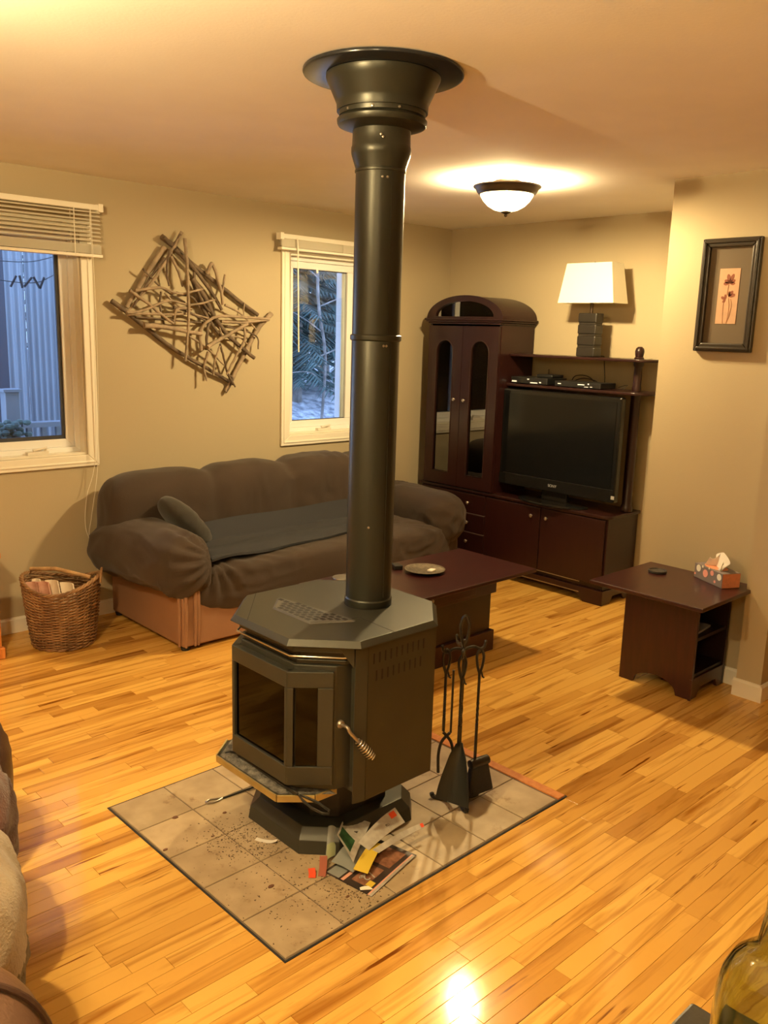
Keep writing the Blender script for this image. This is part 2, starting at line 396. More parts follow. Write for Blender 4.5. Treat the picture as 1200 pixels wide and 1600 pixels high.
# ================================================================== STRUCTURE
WX0, WX1, WY0, WY1, H = -3.2, 5.2, -3.6, 3.01, 2.44
g = G().box(WX0 - .15, WX1 + .15, WY0 - .15, WY1 + .15, -.10, -.012); floor = struct(g.build('floor', 'dark_gap', smooth=False))
g = G().box(WX0 - .15, WX1 + .15, WY0 - .15, WY1 + .15, H, H + .1); struct(g.build('ceiling', 'ceiling_paint', smooth=False))
def wall_holes(name, x0, x1, holes):
    g = G(); xs = x0
    for (a, b, c, d) in holes:
        g.box(xs, a, WY1, WY1 + .16, -.1, H); g.box(a, b, WY1, WY1 + .16, -.1, c); g.box(a, b, WY1, WY1 + .16, d, H); xs = b
    g.box(xs, x1, WY1, WY1 + .16, -.1, H); return struct(g.build(name, 'wall_paint', smooth=False))
W1 = (-.25, .862, .95, 2.14); W2 = (2.265, 3.125, .975, 2.15)
wall_holes('wall_left', WX0 - .15, 3.94, [W1, W2])
struct(G().box(3.79, 3.94, .66, WY1, -.1, H).build('wall_back', 'wall_paint', smooth=False))
struct(G().prism([(2.84, .668), (2.84, .04), (2.73, .04), (2.73, -.08), (5.2, -.08), (5.2, .66), (3.94, .66)], -.1, H).build('wall_right', 'wall_paint', smooth=False))
struct(G().box(WX1, WX1 + .15, WY0 - .15, .66, -.1, H).build('wall_hall', 'wall_paint', smooth=False))
struct(G().box(WX0 - .15, WX0, WY0 - .15, WY1, -.1, H).build('wall_near', 'wall_paint', smooth=False))
struct(G().box(WX0, WX1, WY0 - .15, WY0, -.1, H).build('wall_front', 'wall_paint', smooth=False))
# baseboards
def baseboard(name, pts, h=.085, t=.014):
    """pts: path along the wall foot, offset to its left is the room side"""
    g = G()
    for (a, b) in zip(pts[:-1], pts[1:]):
        a = Vector((*a, 0)); b = Vector((*b, 0)); d = (b - a).normalized(); n = Vector((-d.y, d.x, 0)); a = a - d * t * .0; b2 = b + d * t * .999
        prof = [(0, 0), (t, 0), (t, h - .012), (t * .55, h - .004), (t * .45, h), (0, h)]
        g.loft([[a + n * p[0] + Vector((0, 0, p[1] + .0005)) for p in prof], [b2 + n * p[0] + Vector((0, 0, p[1] + .0005)) for p in prof]])
    return struct(g.build(name, 'white_trim', smooth=False))
baseboard('baseboard_left', [(3.775, WY1), (WX0, WY1)])
baseboard('baseboard_back', [(3.79, .67), (3.79, WY1 - .015)])
baseboard('baseboard_alcove', [(2.84, .668), (3.775, .66)])
baseboard('baseboard_right', [(2.84, .042), (2.84, .668)])
baseboard('baseboard_corner', [(5.19, -.08), (2.73, -.08), (2.73, .036)])

# ------------------------------------------------------------------ floor boards (each its own piece; the rest joined)
HR = .0103; cH, sH = math.cos(HR), math.sin(HR)
def hp(u, v, z=0): return Vector((cH * u - sH * v, sH * u + cH * v, z))
def proj(p):
    d = Vector(p) - CP; z = d.dot(CD); return (600 + FPX * d.dot(CR) / z, 800 - FPX * d.dot(CU) / z, z) if z > .05 else None
RW = .0557
rows = []; rnd = random.Random(11)
v = .003 - RW * 65
while v < WY1 - .002:
    v1 = min(v + RW, WY1); spans = [(WX0, WX1)]
    if v > -.02 and v1 < 1.012: spans = [(WX0, .008), (1.288, WX1)]
    for (a, b) in spans:
        u = a - rnd.random() * .7 if a == WX0 else a
        first = True
        while u < b:
            Ln = rnd.choice([.28, .35, .45, .55, .7, .85, 1.05]) * rnd.uniform(.8, 1.2)
            if first and a != WX0: Ln *= rnd.uniform(.35, 1)
            e = u + Ln
            if b - e < .12: e = b
            x0 = max(u, WX0); x1 = min(e, b)
            if x1 - x0 > .01: rows.append((x0, x1, v, v1))
            u = e; first = False
    v = v1
def vis(r):
    x0, x1, a, b = r; c = [proj((x, y, 0)) for x in (x0, x1) for y in (a, b)]
    if any(k is None for k in c): return 0
    xs = [min(1200, max(0, k[0])) for k in c]; ys = [min(1600, max(0, k[1])) for k in c]
    if max(xs) - min(xs) < 2 or max(ys) - min(ys) < 1: return 0
    mid = proj(((x0 + x1) / 2, (a + b) / 2, 0))
    return (max(xs) - min(xs)) * FPX * (b - a) / mid[2] * (1 if -100 < mid[1] < 1700 else .2)
rows.sort(key=vis, reverse=True)
def board_geo(r):
    x0, x1, a, b = r; e = .00055; c = .0007; cz = .00022
    V = [(x0 + e, a + e, -.011), (x1 - e, a + e, -.011), (x1 - e, b - e, -.011), (x0 + e, b - e, -.011),
         (x0 + e, a + e, -cz), (x1 - e, a + e, -cz), (x1 - e, b - e, -cz), (x0 + e, b - e, -cz),
         (x0 + e + c, a + e + c, 0), (x1 - e - c, a + e + c, 0), (x1 - e - c, b - e - c, 0), (x0 + e + c, b - e - c, 0)]
    F = [(0, 1, 5, 4), (1, 2, 6, 5), (2, 3, 7, 6), (3, 0, 4, 7), (4, 5, 9, 8), (5, 6, 10, 9), (6, 7, 11, 10), (7, 4, 8, 11), (8, 9, 10, 11), (3, 2, 1, 0)]
    t = rnd.random(); tone = .62 + .42 * (t - .5) * 1.6 if t > .12 else rnd.uniform(0.08, .4)
    return V, F, min(1, max(0, tone))
def add_tone(me, tones):
    at = me.color_attributes.new('tone', 'FLOAT_COLOR', 'POINT')
    at.data.foreach_set('color', np.array(tones, np.float32).ravel())
NB = 300
for r in rows[:NB]:
    V, F, t = board_geo(r); s = rnd.random(); me = bpy.data.meshes.new('floor_board')
    o = Vector(((r[0] + r[1]) / 2, (r[2] + r[3]) / 2, -.011)); me.from_pydata([tuple(Vector(p) - o) for p in V], [], F); add_tone(me, [(t, s, 0, 1)] * 12)
    link('floor_board', me, o, 'maple', floor, smooth=False)
VV = []; FF = []; TT = []
for r in rows[NB:]:
    V, F, t = board_geo(r); s = rnd.random(); k = len(VV); VV += V; FF += [tuple(i + k for i in f) for f in F]; TT += [(t, s, 0, 1)] * 12
me = bpy.data.meshes.new('far_floor_boards'); o = ORG['floor'].copy(); o.z = -.011; me.from_pydata([tuple(Vector(p) - o) for p in VV], [], FF); add_tone(me, TT)
link('far_floor_boards', me, o, 'maple', floor, smooth=False, kind='stuff')

# ------------------------------------------------------------------ windows
def ring(g, x0, x1, z0, z1, w, y0, y1, ch=0.):
    """mitred frame ring outside size x0..x1, z0..z1, face width w, from y0 (room side) to y1"""
    O = [(x0, z0), (x1, z0), (x1, z1), (x0, z1)]; I = [(x0 + w, z0 + w), (x1 - w, z0 + w), (x1 - w, z1 - w), (x0 + w, z1 - w)]
    for k in range(4):
        j = (k + 1) % 4; g.prism([O[k], O[j], I[j], I[k]], y0, y1, 'y')
    return g
def make_window(name, W, casing_out, crank_x, gasket):
    x0, x1, z0, z1 = W; g = G(); t = .006
    # reveal lining is the window's own object
    ring(g, x0 + .0005, x1 - .0005, z0 + .0005, z1 - .0005, .012, WY1 + .001, WY1 + .155)
    w = struct(g.build(name, 'white_trim', smooth=False, bevel=.001))
    cx0, cx1, cz0, cz1 = casing_out
    c = G(); ring(c, cx0, cx1, cz0, cz1, x0 - cx0 if cx0 > -5 else .065, WY1 - .016, WY1 - .0005)
    c.build('casing', 'white_trim', w, bevel=.004, seg=2, smooth=False)
    c = G(); ring(c, cx0 + .018, cx1 - .018, cz0 + .018, cz1 - .018, .012, WY1 - .021, WY1 - .014)
    c.build('casing_bead', 'white_trim', w, bevel=.003, smooth=False)
    s = G(); ring(s, x0 + .012, x1 - .012, z0 + .012, z1 - .012, .028, WY1 + .055, WY1 + .11); s.build('window_frame', 'vinyl', w, bevel=.003, smooth=False)
    s = G(); ring(s, x0 + .040, x1 - .040, z0 + .040, z1 - .040, .045, WY1 + .070, WY1 + .105); s.build('sash', 'vinyl', w, bevel=.004, smooth=False)
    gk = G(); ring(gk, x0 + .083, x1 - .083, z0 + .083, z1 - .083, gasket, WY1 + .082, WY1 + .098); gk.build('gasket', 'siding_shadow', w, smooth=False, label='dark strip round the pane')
    k = .083 + gasket * .6
    G().box(x0 + k, x1 - k, WY1 + .088, WY1 + .092, z0 + k, z1 - k).build('pane', 'window_glass', w, smooth=False)
    h = G(); hz = z0 + .018; hy = WY1 + .035
    h.box(crank_x - .06, crank_x + .055, hy - .014, hy + .02, hz - .005, hz + .012)
    h.tube([(crank_x + .04, hy, hz + .012), (crank_x + .045, hy - .004, hz + .03), (crank_x + .015, hy - .008, hz + .026), (crank_x - .03, hy - .008, hz + .020)], [.009, .008, .006, .008], 8)
    h.build('crank_handle', 'outlet_plastic', w, bevel=.003)
    return w
w1 = make_window('window_1', W1, (W1[0] - .065, W1[1] + .065, .885, 2.205), .60, .022)
w2 = make_window('window_2', W2, (W2[0] - .068, W2[1] + .068, .907, 2.218), 2.60, .006)
G().box(2.822, 2.878, WY1 + .070, WY1 + .105, W2[2] + .086, W2[3] - .086).build('mullion', 'vinyl', w2, bevel=.003, smooth=False)
G().box(2.790, 2.8215, WY1 + .094, WY1 + .150, W2[2] + .086, W2[3] - .086).build('outer_trim', 'vinyl', w2, smooth=False, label='pale strip outside the pane beside the mullion')
lt = G().box(2.54, 2.556, WY1 + .064, WY1 + .07, 2.045, 2.075).build('sash_lock', 'vinyl', w2, bevel=.002)

def blind(name, label, x0, x1, ztop, zbot, nsl, pitch, yb, nstack, sw=.036):
    t = thing(name, label, 'blind', ((x0 + x1) / 2, yb, zbot))
    r = G().box(x0, x1, yb - .022, yb + .022, ztop - .028, ztop); r.build('head_rail', 'blind_white', t, bevel=.003, smooth=False)
    for x in (x0, x1 - .018):
        G().box(x - .004, x + .022, yb - .027, yb + .024, ztop - .036, ztop + .006).build('end_bracket', 'blind_white', t, bevel=.002, smooth=False)
    sg = G(); A = .25
    pr = [(-sw / 2, -.001), (-sw / 4, .0028), (0, .004), (sw / 4, .0028), (sw / 2, -.001), (sw / 4, .0016), (0, .0028), (-sw / 4, .0016)]
    ca, sa = math.cos(A), math.sin(A)
    ringa = lambda x: [Vector((x, yb + p[0] * ca - p[1] * sa, p[0] * sa + p[1] * ca)) for p in pr]
    sg.loft([ringa(x0 + .012), ringa(x1 - .012)]); first = None; zs = [ztop - .044 - k * pitch for k in range(nsl)]
    zb = zbot + .019
    zs += [zb + .0042 * k for k in range(nstack)][::-1]
    for z in zs:
        if first is None: first = sg.build('slat', 'blind_white', t, smooth=False); first.location.z = z - zbot; sl = first
        else: sl = first.copy(); COL.objects.link(sl); sl.location.z = z - zbot
    G().box(x0 + .006, x1 - .006, yb - .024, yb + .024, zbot, zbot + .016).build('bottom_rail', 'blind_white', t, bevel=.003, smooth=False)
    for f in (.12, .5, .88):
        x = x0 + (x1 - x0) * f
        for dy in (-.023, .023):
            G().box(x - .002, x + .002, yb + dy * 1.06 - .0007, yb + dy * 1.06 + .0007, zbot + .004, ztop - .02).build('ladder_cord', 'blind_white', t, smooth=False)
    return t
b1 = blind('window_blind', 'raised white blind over the left window, a few slats hanging open', -.36, .965, 2.285, 2.015, 8, .0205, 2.955, 10, .046)
b2 = blind('window_blind', 'white mini blind pulled up tight over the narrow window beside the stove pipe', 2.14, 3.165, 2.256, 2.160, 1, .02, 2.955, 14)
G().tube([(2.262, 2.925, 2.235), (2.262, 2.918, 2.2), (2.275, 2.918, 1.526)], [.0035, .0045, .0045], 8).build('wand', 'blind_white', b2)
# cord of the wide blind, looping down behind the couch arm
G().tube(catmull([(.90, 2.935, 2.26), (.905, 2.928, 1.6), (.90, 2.955, .95), (.855, 2.965, .62), (.835, 2.968, .50), (.862, 2.965, .44), (.883, 2.962, .34)], 6), .0016, 6).build('lift_cord', 'blind_white', b1)
G().tube(catmull([(.895, 2.935, 2.26), (.893, 2.93, 1.6), (.885, 2.958, .95), (.83, 2.968, .72), (.815, 2.968, .56), (.84, 2.968, .46), (.883, 2.962, .34)], 6), .0016, 6).build('lift_cord', 'blind_white', b1)
G().lathe([(.002, .345), (.004, .335), (.0045, .325), (.011, .296), (.010, .290)], (.883, 2.962), 14).build('tassel', 'blind_white', b1)

# ------------------------------------------------------------------ outdoors
yd = []
Vg = []; n = 40
for j in range(n + 1):
    for i in range(n + 1):
        x = -8 + 34 * i / n; y = 3.3 + 24 * j / n
        z = -.35 + max(0, min(1.15, (y - 6.2) * .42)) * (1 if x > 3 else max(0, (x - 1.5) / 1.5)) + .06 * noise.noise(Vector((x, y, 0)))
        Vg.append((x, y, z))
Fg = [(j * (n + 1) + i, j * (n + 1) + i + 1, (j + 1) * (n + 1) + i + 1, (j + 1) * (n + 1) + i) for j in range(n) for i in range(n)]
gr = G(); gr.add(Vg, Fg); struct(gr.build('ground', 'snowy_ground', smooth=True, fix=False))
struct(G().box(-3.6, 6.0, WY1 + .165, WY1 + .62, 2.46, 2.54).build('added_eave', 'siding_shadow', smooth=False))  # eave added out of view to cut sky light through the windows
# corrugated shed wall seen through the first window
sh = thing('shed', 'pale ribbed metal shed wall seen through the window with the open slatted blind', 'shed', (1.3, 5.5, -.4))
def ribbed(x0, x1, y0, y1, pitch, amp, z0, z1):
    g = G(); nn = int((x1 - x0) / pitch * 8); P = []
    for i in range(nn + 1):
        f = i / nn; x = x0 + (x1 - x0) * f; y = y0 + (y1 - y0) * f + amp * math.sin(2 * PI * f * (x1 - x0) / pitch); P.append((x, y))
    V = []; F = []
    for (x, y) in P: V += [(x, y, z0), (x, y, z1), (x, y + .01, z0), (x, y + .01, z1)]
    for i in range(nn): a = i * 4; F += [(a, a + 4, a + 5, a + 1), (a + 2, a + 3, a + 7, a + 6), (a + 1, a + 5, a + 7, a + 3), (a, a + 2, a + 6, a + 4)]
    return g.add(V, F)
ribbed(1.29, 1.52, 5.3, 5.5, .09, .018, -.4, 4.6).build('wall_panel', 'siding_white', sh, ang=60)  # shed walls carried up past view to block sky glare on the floor
ribbed(1.535, 2.6, 5.52, 5.56, .05, .007, -.4, 4.6).build('wall_panel', 'siding_white', sh, ang=60)
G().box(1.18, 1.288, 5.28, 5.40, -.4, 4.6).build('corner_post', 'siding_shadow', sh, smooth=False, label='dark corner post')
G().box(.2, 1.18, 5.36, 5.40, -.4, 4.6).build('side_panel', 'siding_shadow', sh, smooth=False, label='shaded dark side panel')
dk = thing('deck_railing', 'white deck railing outside the window with the open slatted blind', 'railing', (1.6, 4.6, -.35))
G().box(1.10, 2.4, 4.56, 4.66, .93, .965).build('top_rail', 'siding_white', dk, smooth=False)
for k in range(12):
    x = 1.14 + k * .105; G().box(x, x + .035, 4.59, 4.625, .2, .929).build('baluster', 'siding_white', dk, smooth=False)
G().box(1.10, 2.4, 4.57, 4.65, .16, .199).build('bottom_rail', 'siding_white', dk, smooth=False)
G().box(.985, 1.085, 4.55, 4.65, -.35, 1.185).build('post', 'siding_white', dk, bevel=.006, smooth=False)
G().box(.97, 1.10, 4.535, 4.665, 1.186, 1.205).build('post_cap', 'siding_white', dk, smooth=False)
pl = thing('planter', 'dark round planter in front of the white railing post outdoors', 'planter', (.93, 4.35, -.35))
G().lathe([(.10, -.35), (.14, .55), (.15, .80), (.155, .82), (.145, .82), (.13, .78)], (.93, 4.35), 24).build('pot', 'planter_dark', pl)
g = G(); rn = random.Random(3)
for k in range(60):
    a = rn.uniform(0, 2 * PI); r = rn.uniform(0, .13); c = Vector((.93 + r * math.cos(a), 4.35 + r * math.sin(a), .80 + rn.uniform(0, .2)))
    g.sell(c, (.03, .03, .02), 2, 6, 4)
o = g.build('dead_plant', 'foliage', pl); o['kind'] = 'stuff'
cl = thing('clothesline', 'thin black wire with wooden pegs strung outside the left window', 'clothesline', (1.05, 4.2, 1.9))
G().tube(catmull([(-.5, 4.2, 2.1), (.5, 4.2, 1.97), (1.03, 4.2, 1.915), (1.25, 4.2, 1.99), (1.7, 4.2, 2.2)], 8), .003, 5).build('wire', 'cord_black', cl)
G().tube(catmull([(-.5, 4.22, 2.12), (.5, 4.22, 2.06), (1.0, 4.22, 2.045), (1.25, 4.22, 2.10), (1.7, 4.22, 2.25)], 8), .003, 5).build('wire', 'cord_black', cl)
for x, a in ((.955, .5), (1.0, -.2), (1.05, .7), (1.10, -.5), (1.14, .4)):
    M = Matrix.Translation((x, 4.2, 1.925)) @ Matrix.Rotation(a, 4, 'Y')
    g = G(); g.box(-.006, -.001, -.006, .006, -.045, .035, M); g.box(.001, .006, -.006, .006, -.045, .035, M); g.build('peg', 'planter_dark', cl, smooth=False)
# conifers and a bare tree beyond the second window
def conifer(x, y, zb, h, r, seed, m, label):
    t = thing('conifer', label, 'tree', (x, y, zb), None); rn = random.Random(seed)
    G().tube([(x, y, zb), (x + .05, y, zb + h * .5), (x, y, zb + h)], [.10, .07, .01], 7).build('trunk', 'trunk_grey', t)
    V = []; F = []
    nb = 260
    for k in range(nb):
        f = .11 + .88 * k / nb; z = zb + h * f; L = r * (1 - f) ** .75 * rn.uniform(.6, 1.15); a = k * 2.399 + rn.uniform(-.3, .3)
        d = Vector((math.cos(a), math.sin(a), -.28 + rn.uniform(-.12, .12))); sdir = Vector((-math.sin(a), math.cos(a), 0))
        for q in range(14):
            s = (q + .6) / 14; c = Vector((x, y, z)) + d * L * s; wd = (L * .24 * (1.15 - s) + .05) * rn.uniform(.5, 1.1)
            for sg in (-1, 1):
                tip = c + sdir * sg * wd + d * wd * .9 + Vector((0, 0, -.06 - rn.random() * .06)); b0 = c - d * .02; b1_ = c + d * .035
                o = len(V); V += [b0, b1_, tip, (b0 + b1_) / 2 + Vector((0, 0, -.03))]; F += [(o, o + 1, o + 2), (o, o + 2, o + 3), (o + 1, o + 3, o + 2)]
    g = G(); g.add(V, F); ob = g.build('foliage', m, t, smooth=False, fix=False); return t
TR = [(6.6, 8.6, .35, 6.5, 1.5, 1, 'foliage', 'conifer standing nearest in the middle of the narrow window view'),
      (8.1, 9.3, .5, 7, 1.6, 2, 'foliage_pale', 'paler conifer at the right of the narrow window view'),
      (5.6, 9.6, .6, 7.5, 1.7, 3, 'foliage', 'conifer at the left of the narrow window view'),
      (7.4, 11.5, .8, 9, 2.3, 4, 'foliage', 'tall conifer behind the nearest one in the narrow window view'),
      (9.6, 11.6, .8, 9, 2.2, 5, 'foliage_pale', 'tall pale conifer far right in the narrow window view'),
      (5.4, 12.6, .8, 10, 2.6, 6, 'foliage_pale', 'tall pale conifer far left in the narrow window view'),
      (7.9, 14.6, .8, 12, 3.2, 7, 'foliage', 'tallest conifer, farthest back in the narrow window view'),
      (11.2, 14.8, .8, 12, 3.2, 9, 'foliage', 'tall conifer at the far back right of the trees'),
      (2.6, 13.5, .3, 9, 2.5, 8, 'foliage', 'conifer standing behind the pale shed')]
for a in TR: conifer(*a)
bt = thing('bare_tree', 'thin pale bare trunk in front of the conifers in the narrow window view', 'tree', (6.35, 7.7, .2))
G().tube(catmull([(6.35, 7.7, .2), (6.42, 7.7, 1.3), (6.28, 7.7, 2.1), (6.25, 7.7, 3.4), (6.2, 7.7, 4.5)], 5), .022, 6).build('trunk', 'trunk_grey', bt)
for k in range(7):
    z = 1.0 + k * .33; s = 1 if k % 2 else -1
    G().tube(catmull([(6.38 - z * .03, 7.7, z), (6.38 + s * .3, 7.65, z + .12), (6.38 + s * .75, 7.6, z + .1 + .1 * (k % 3))], 4), [.010] * 4 + [.006] * 4 + [.003], 5).build('branch', 'trunk_grey', bt)

# ------------------------------------------------------------------ ceiling lamps (their bulbs are the room's light)
def ceiling_lamp(x, y, label, e, yaw=.3, dz=0., bz=2.389):
    t = thing('ceiling_lamp', label, 'lamp', (x, y, 2.262 - dz))
    G().lathe([(.062, H - .0005), (.062, H - .010), (.050, H - .016)], (x, y), 32).build('canopy', 'bronze', t)
    G().lathe([(.007, H - .012), (.007, 2.29 - dz)], (x, y), 12).build('stem', 'bronze', t)
    G().loft([[Vector((x + r * math.cos(2 * PI * i / 48), y + r * math.sin(2 * PI * i / 48), z - dz)) for i in range(48)] for r, z in
              [(.172, 2.412), (.172, 2.406), (.160, 2.398), (.152, 2.382), (.143, 2.372), (.136, 2.370), (.136, 2.375), (.147, 2.386), (.155, 2.403), (.165, 2.412)]], closed=True).build('rim', 'bronze', t)
    b = [(.135, 2.376), (.132, 2.362), (.118, 2.340), (.094, 2.316), (.062, 2.298), (.030, 2.290), (.010, 2.288)]
    G().loft([[Vector((x + r * math.cos(2 * PI * i / 48), y + r * math.sin(2 * PI * i / 48), z - dz)) for i in range(48)] for r, z in b], cap=False).build('bowl', 'bowl', t)
    G().lathe([(r_, z_ - dz) for r_, z_ in ((.001, 2.262), (.007, 2.266), (.009, 2.272), (.006, 2.277), (.022, 2.283), (.026, 2.289), (.010, 2.2895))], (x, y), 20).build('finial', 'bronze', t)
    for k in (0, 1):
        a = yaw + PI * k; bx = x + .062 * math.cos(a); by = y + .062 * math.sin(a)
        L = bpy.data.lights.new('bulb_light', 'POINT'); L.energy = e; L.color = WARM; L.shadow_soft_size = .022
        lo = bpy.data.objects.new('bulb_light', L); COL.objects.link(lo); lo.parent = t; lo.location = Vector((bx, by, bz - dz)) - ORG[t.name]
        G().tube([(x + .012 * math.cos(a), y + .012 * math.sin(a), 2.335 - dz), (bx, by, 2.335 - dz)], .010, 10).build('socket', 'outlet_plastic', t)
    return t
ceiling_lamp(2.375, 1.335, 'lit bronze rimmed glass bowl lamp on the ceiling above the coffee table', LAMP_E, .9)
ceiling_lamp(-1.12, .14, 'matching lit ceiling lamp over the near side of the room by the loveseat', LAMP_E * 1.05, .2, .20, 2.420)
ceiling_lamp(-1.9, -1.5, 'matching lit ceiling lamp over the kitchen counter behind the camera', LAMP_E * .45, 1.2, .20, 2.420)

# ================================================================== HEARTH
he = thing('hearth', 'low hearth pad of beige ceramic tiles set into the board floor under the stove', 'hearth', (.65, .5, 0))
PU, PV = .2098, .2019
def slab(g, u0, u1, v0, v1, z0, z1, in_=0.):
    lo = [hp(u0, v0, z0), hp(u1, v0, z0), hp(u1, v1, z0), hp(u0, v1, z0)]
    hi = [hp(u0 + in_, v0 + in_, z1), hp(u1 - in_, v0 + in_, z1), hp(u1 - in_, v1 - in_, z1), hp(u0 + in_, v1 - in_, z1)]
    return g.add(lo + hi, [(3, 2, 1, 0), (4, 5, 6, 7), (0, 1, 5, 4), (1, 2, 6, 5), (2, 3, 7, 6), (3, 0, 4, 7)])
slab(G(), -.008, 1.302, -.008, 1.0175, .0003, .0022).build('edge_gap', 'dark_gap', he, smooth=False, label='dark shadow line round the tiles')
slab(G(), -.002, 1.252, -.002, 1.0115, .0020, .0032).build('grout', 'tile_grout', he, smooth=False)
us = [0] + [PU * k for k in range(1, 6)] + [1.245]
for i in range(6):
    for j in range(5):
        g = G(); a, b, c, d = us[i] + .0022, us[i + 1] - .0022, PV * j + .0022, PV * (j + 1) - .0022
        slab(g, a, b, c, d, .0031, .0052); slab(g, a + .0004, b - .0004, c + .0004, d - .0004, .0052, .0062, .0012)
        g.build('tile', 'tile', he, smooth=False)
slab(G(), 1.254, 1.296, -.002, 1.0115, .0021, .0066, .001).build('wood_strip', 'pine', he, smooth=False)
# soot and bark crumbs lying on the tiles
g = G(); rn = random.Random(5)
def crumb(u, v, s, z=.0063):
    p = hp(u, v, z); a = rn.uniform(0, PI); M = Matrix.Translation(p) @ Matrix.Rotation(a, 4, 'Z')
    h = s * rn.uniform(.3, .6); w = s * rn.uniform(.4, 1)
    g.add([M @ Vector(q) for q in ((-s, -w * .5, 0), (s * .8, -w * .6, 0), (s, w * .4, 0), (-s * .6, w * .6, 0), (0, 0, h))], [(0, 1, 4), (1, 2, 4), (2, 3, 4), (3, 0, 4), (3, 2, 1, 0)])
for k in range(1000):
    c = rn.choice([(.25, .60, .055), (.19, .56, .05), (.27, .42, .07), (.33, .16, .08), (.20, .22, .10), (.30, .07, .05), (.24, .50, .05)])
    crumb(max(.01, c[0] + rn.gauss(0, c[2])), max(.01, c[1] + rn.gauss(0, c[2])), rn.uniform(.0012, .0042))
for k in range(150): crumb(rn.uniform(.02, .6), rn.uniform(.02, .7), rn.uniform(.001, .0022))
o = g.build('ash_crumbs', 'debris', None, smooth=False, fix=False); tag(o, 'scattered dark ash and bark crumbs on the hearth tiles in front of the stove', 'crumbs'); o['kind'] = 'stuff'
for k, (u, v, s, lb) in enumerate([(.135, .80, .011, 'largest dark bark chip on the hearth, on the leftmost tiles'), (.28, .715, .008, 'small bark chip on the tiles left of the stove foot'), (.17, .62, .006, 'small round bark chip near the left hearth edge, beside a joint'),
                                (.155, .275, .010, 'reddish bark chip in the middle of the front left tiles'), (.30, .085, .007, 'bark chip near the front corner of the hearth'), (.012, .655, .009, 'bark chip lying on the left hearth edge by the boards')]):
    gg = G(); p = hp(u, v, .0063); n_ = 7; rr = [s * rn.uniform(.7, 1.2) for _ in range(n_)]
    gg.prism([(p.x + rr[i] * math.cos(2 * PI * i / n_), p.y + rr[i] * .6 * math.sin(2 * PI * i / n_)) for i in range(n_)], .0064, .0064 + s * .3)
    tag(gg.build('bark_chip', 'bark_chip', None, smooth=False), lb, 'chip')
def strip(name, pts, w, m, label, cat, group=None, th=.0007, parent=None):
    """curled strip of paper along pts"""
    P = catmull(pts, 5); n_ = len(P) - 1
    def fn(a, b):
        i = min(n_, int(round(a * n_))); t = (P[min(n_, i + 1)] - P[max(0, i - 1)]).normalized(); s = t.cross(Vector((0, 0, 1))).normalized()
        return P[i] + s * w * (b - .5)
    o = G().sheet(fn, n_, 2, th).build(name, m, parent, smooth=True)
    if cat: tag(o, label, cat, group)
    return o
strip('paper_scrap', [(.262, .515, .0085), (.272, .495, .0075), (.290, .470, .008), (.302, .452, .016)], .017, 'paper_white', 'curled white paper scrap on the tiles left of the stove foot', 'paper')
strip('paper_scrap', [(.272, .228, .0085), (.284, .242, .012), (.292, .256, .019)], .022, 'red_paper', 'small bright orange red paper scrap at the left end of the flyers', 'paper')
strip('paper_scrap', [(.300, .215, .008), (.322, .236, .020), (.345, .262, .036)], .024, 'red_dark', 'dark red folded paper scrap between the orange scrap and the flyers', 'paper')

# ================================================================== STOVE
st = thing('pellet_stove', 'olive black free standing stove with bay glass door on the tiled hearth', 'stove', (.56, .47, .0062))
def octo(x0, x1, y0, y1, cf, cb=None):
    cb = cb if cb is not None else cf
    return [(x0, y0 + cf), (x0 + cf, y0), (x1 - cb, y0), (x1, y0 + cb), (x1, y1 - cb), (x1 - cb, y1), (x0 + cf, y1), (x0, y1 - cf)]
z0 = .0065
g = G(); O = octo(.318, .815, .262, .735, .095, .075)
r0 = [Vector((*p, z0)) for p in O]; r1 = [Vector((*p, z0 + .045)) for p in octo(.324, .809, .268, .729, .093, .073)]
r2 = [Vector((*p, z0 + .078)) for p in octo(.350, .783, .294, .703, .085, .065)]
g.loft([r0, r1, r2]); g.build('foot_plate', 'stove_paint', st, bevel=.002, smooth=False)
g = G(); g.loft([[Vector((*p, z)) for p in octo(.405, .735, .340, .655, .07, .05)] for z in (z0 + .0785, .244)]); g.build('pedestal', 'black_iron', st, bevel=.003, smooth=False)
# body shell
BY0, BY1 = .203, .765
sh_ = G(); P = [(.424, BY0 + .010), (.452, BY0), (.752, BY0), (.752, BY1), (.452, BY1), (.424, BY1 - .010)]
G().prism(P, .245, .735).build('body', 'stove_paint', st, bevel=.002, smooth=False)
# side panel near side with slots cut as dark pockets
for (ya, yb, s) in ((BY0 - .006, BY0 - .0005, -1), (BY1 + .0005, BY1 + .006, 1)):
    G().box(.457, .756, ya, yb, .215, .732).build('side_panel', 'stove_paint', st, bevel=.0015, smooth=False)
    for r_ in range(2):
        for k in range(10 - r_):
            x = .477 + k * .0242 + r_ * .012; zt = .702 - r_ * .058
            y = ya - .0006 if s < 0 else yb - .0004
            G().box(x, x + .0055, y, y + .001, zt - .034, zt).build('vent_slot', 'dark_gap', st, smooth=False)
g = G()
for (ya, yb) in ((BY0 - .004, BY0 + .022), (BY1 - .022, BY1 + .004)):
    pass
G().prism([(.412, BY0 + .004), (.416, BY0 + .010), (.455, BY0 - .001), (.455, BY0 - .007)], .215, .732).build('corner_strip', 'stove_paint', st, bevel=.001, smooth=False)
G().prism([(.412, BY1 - .004), (.416, BY1 - .010), (.455, BY1 + .001), (.455, BY1 + .007)], .215, .732).build('corner_strip', 'stove_paint', st, bevel=.001, smooth=False)
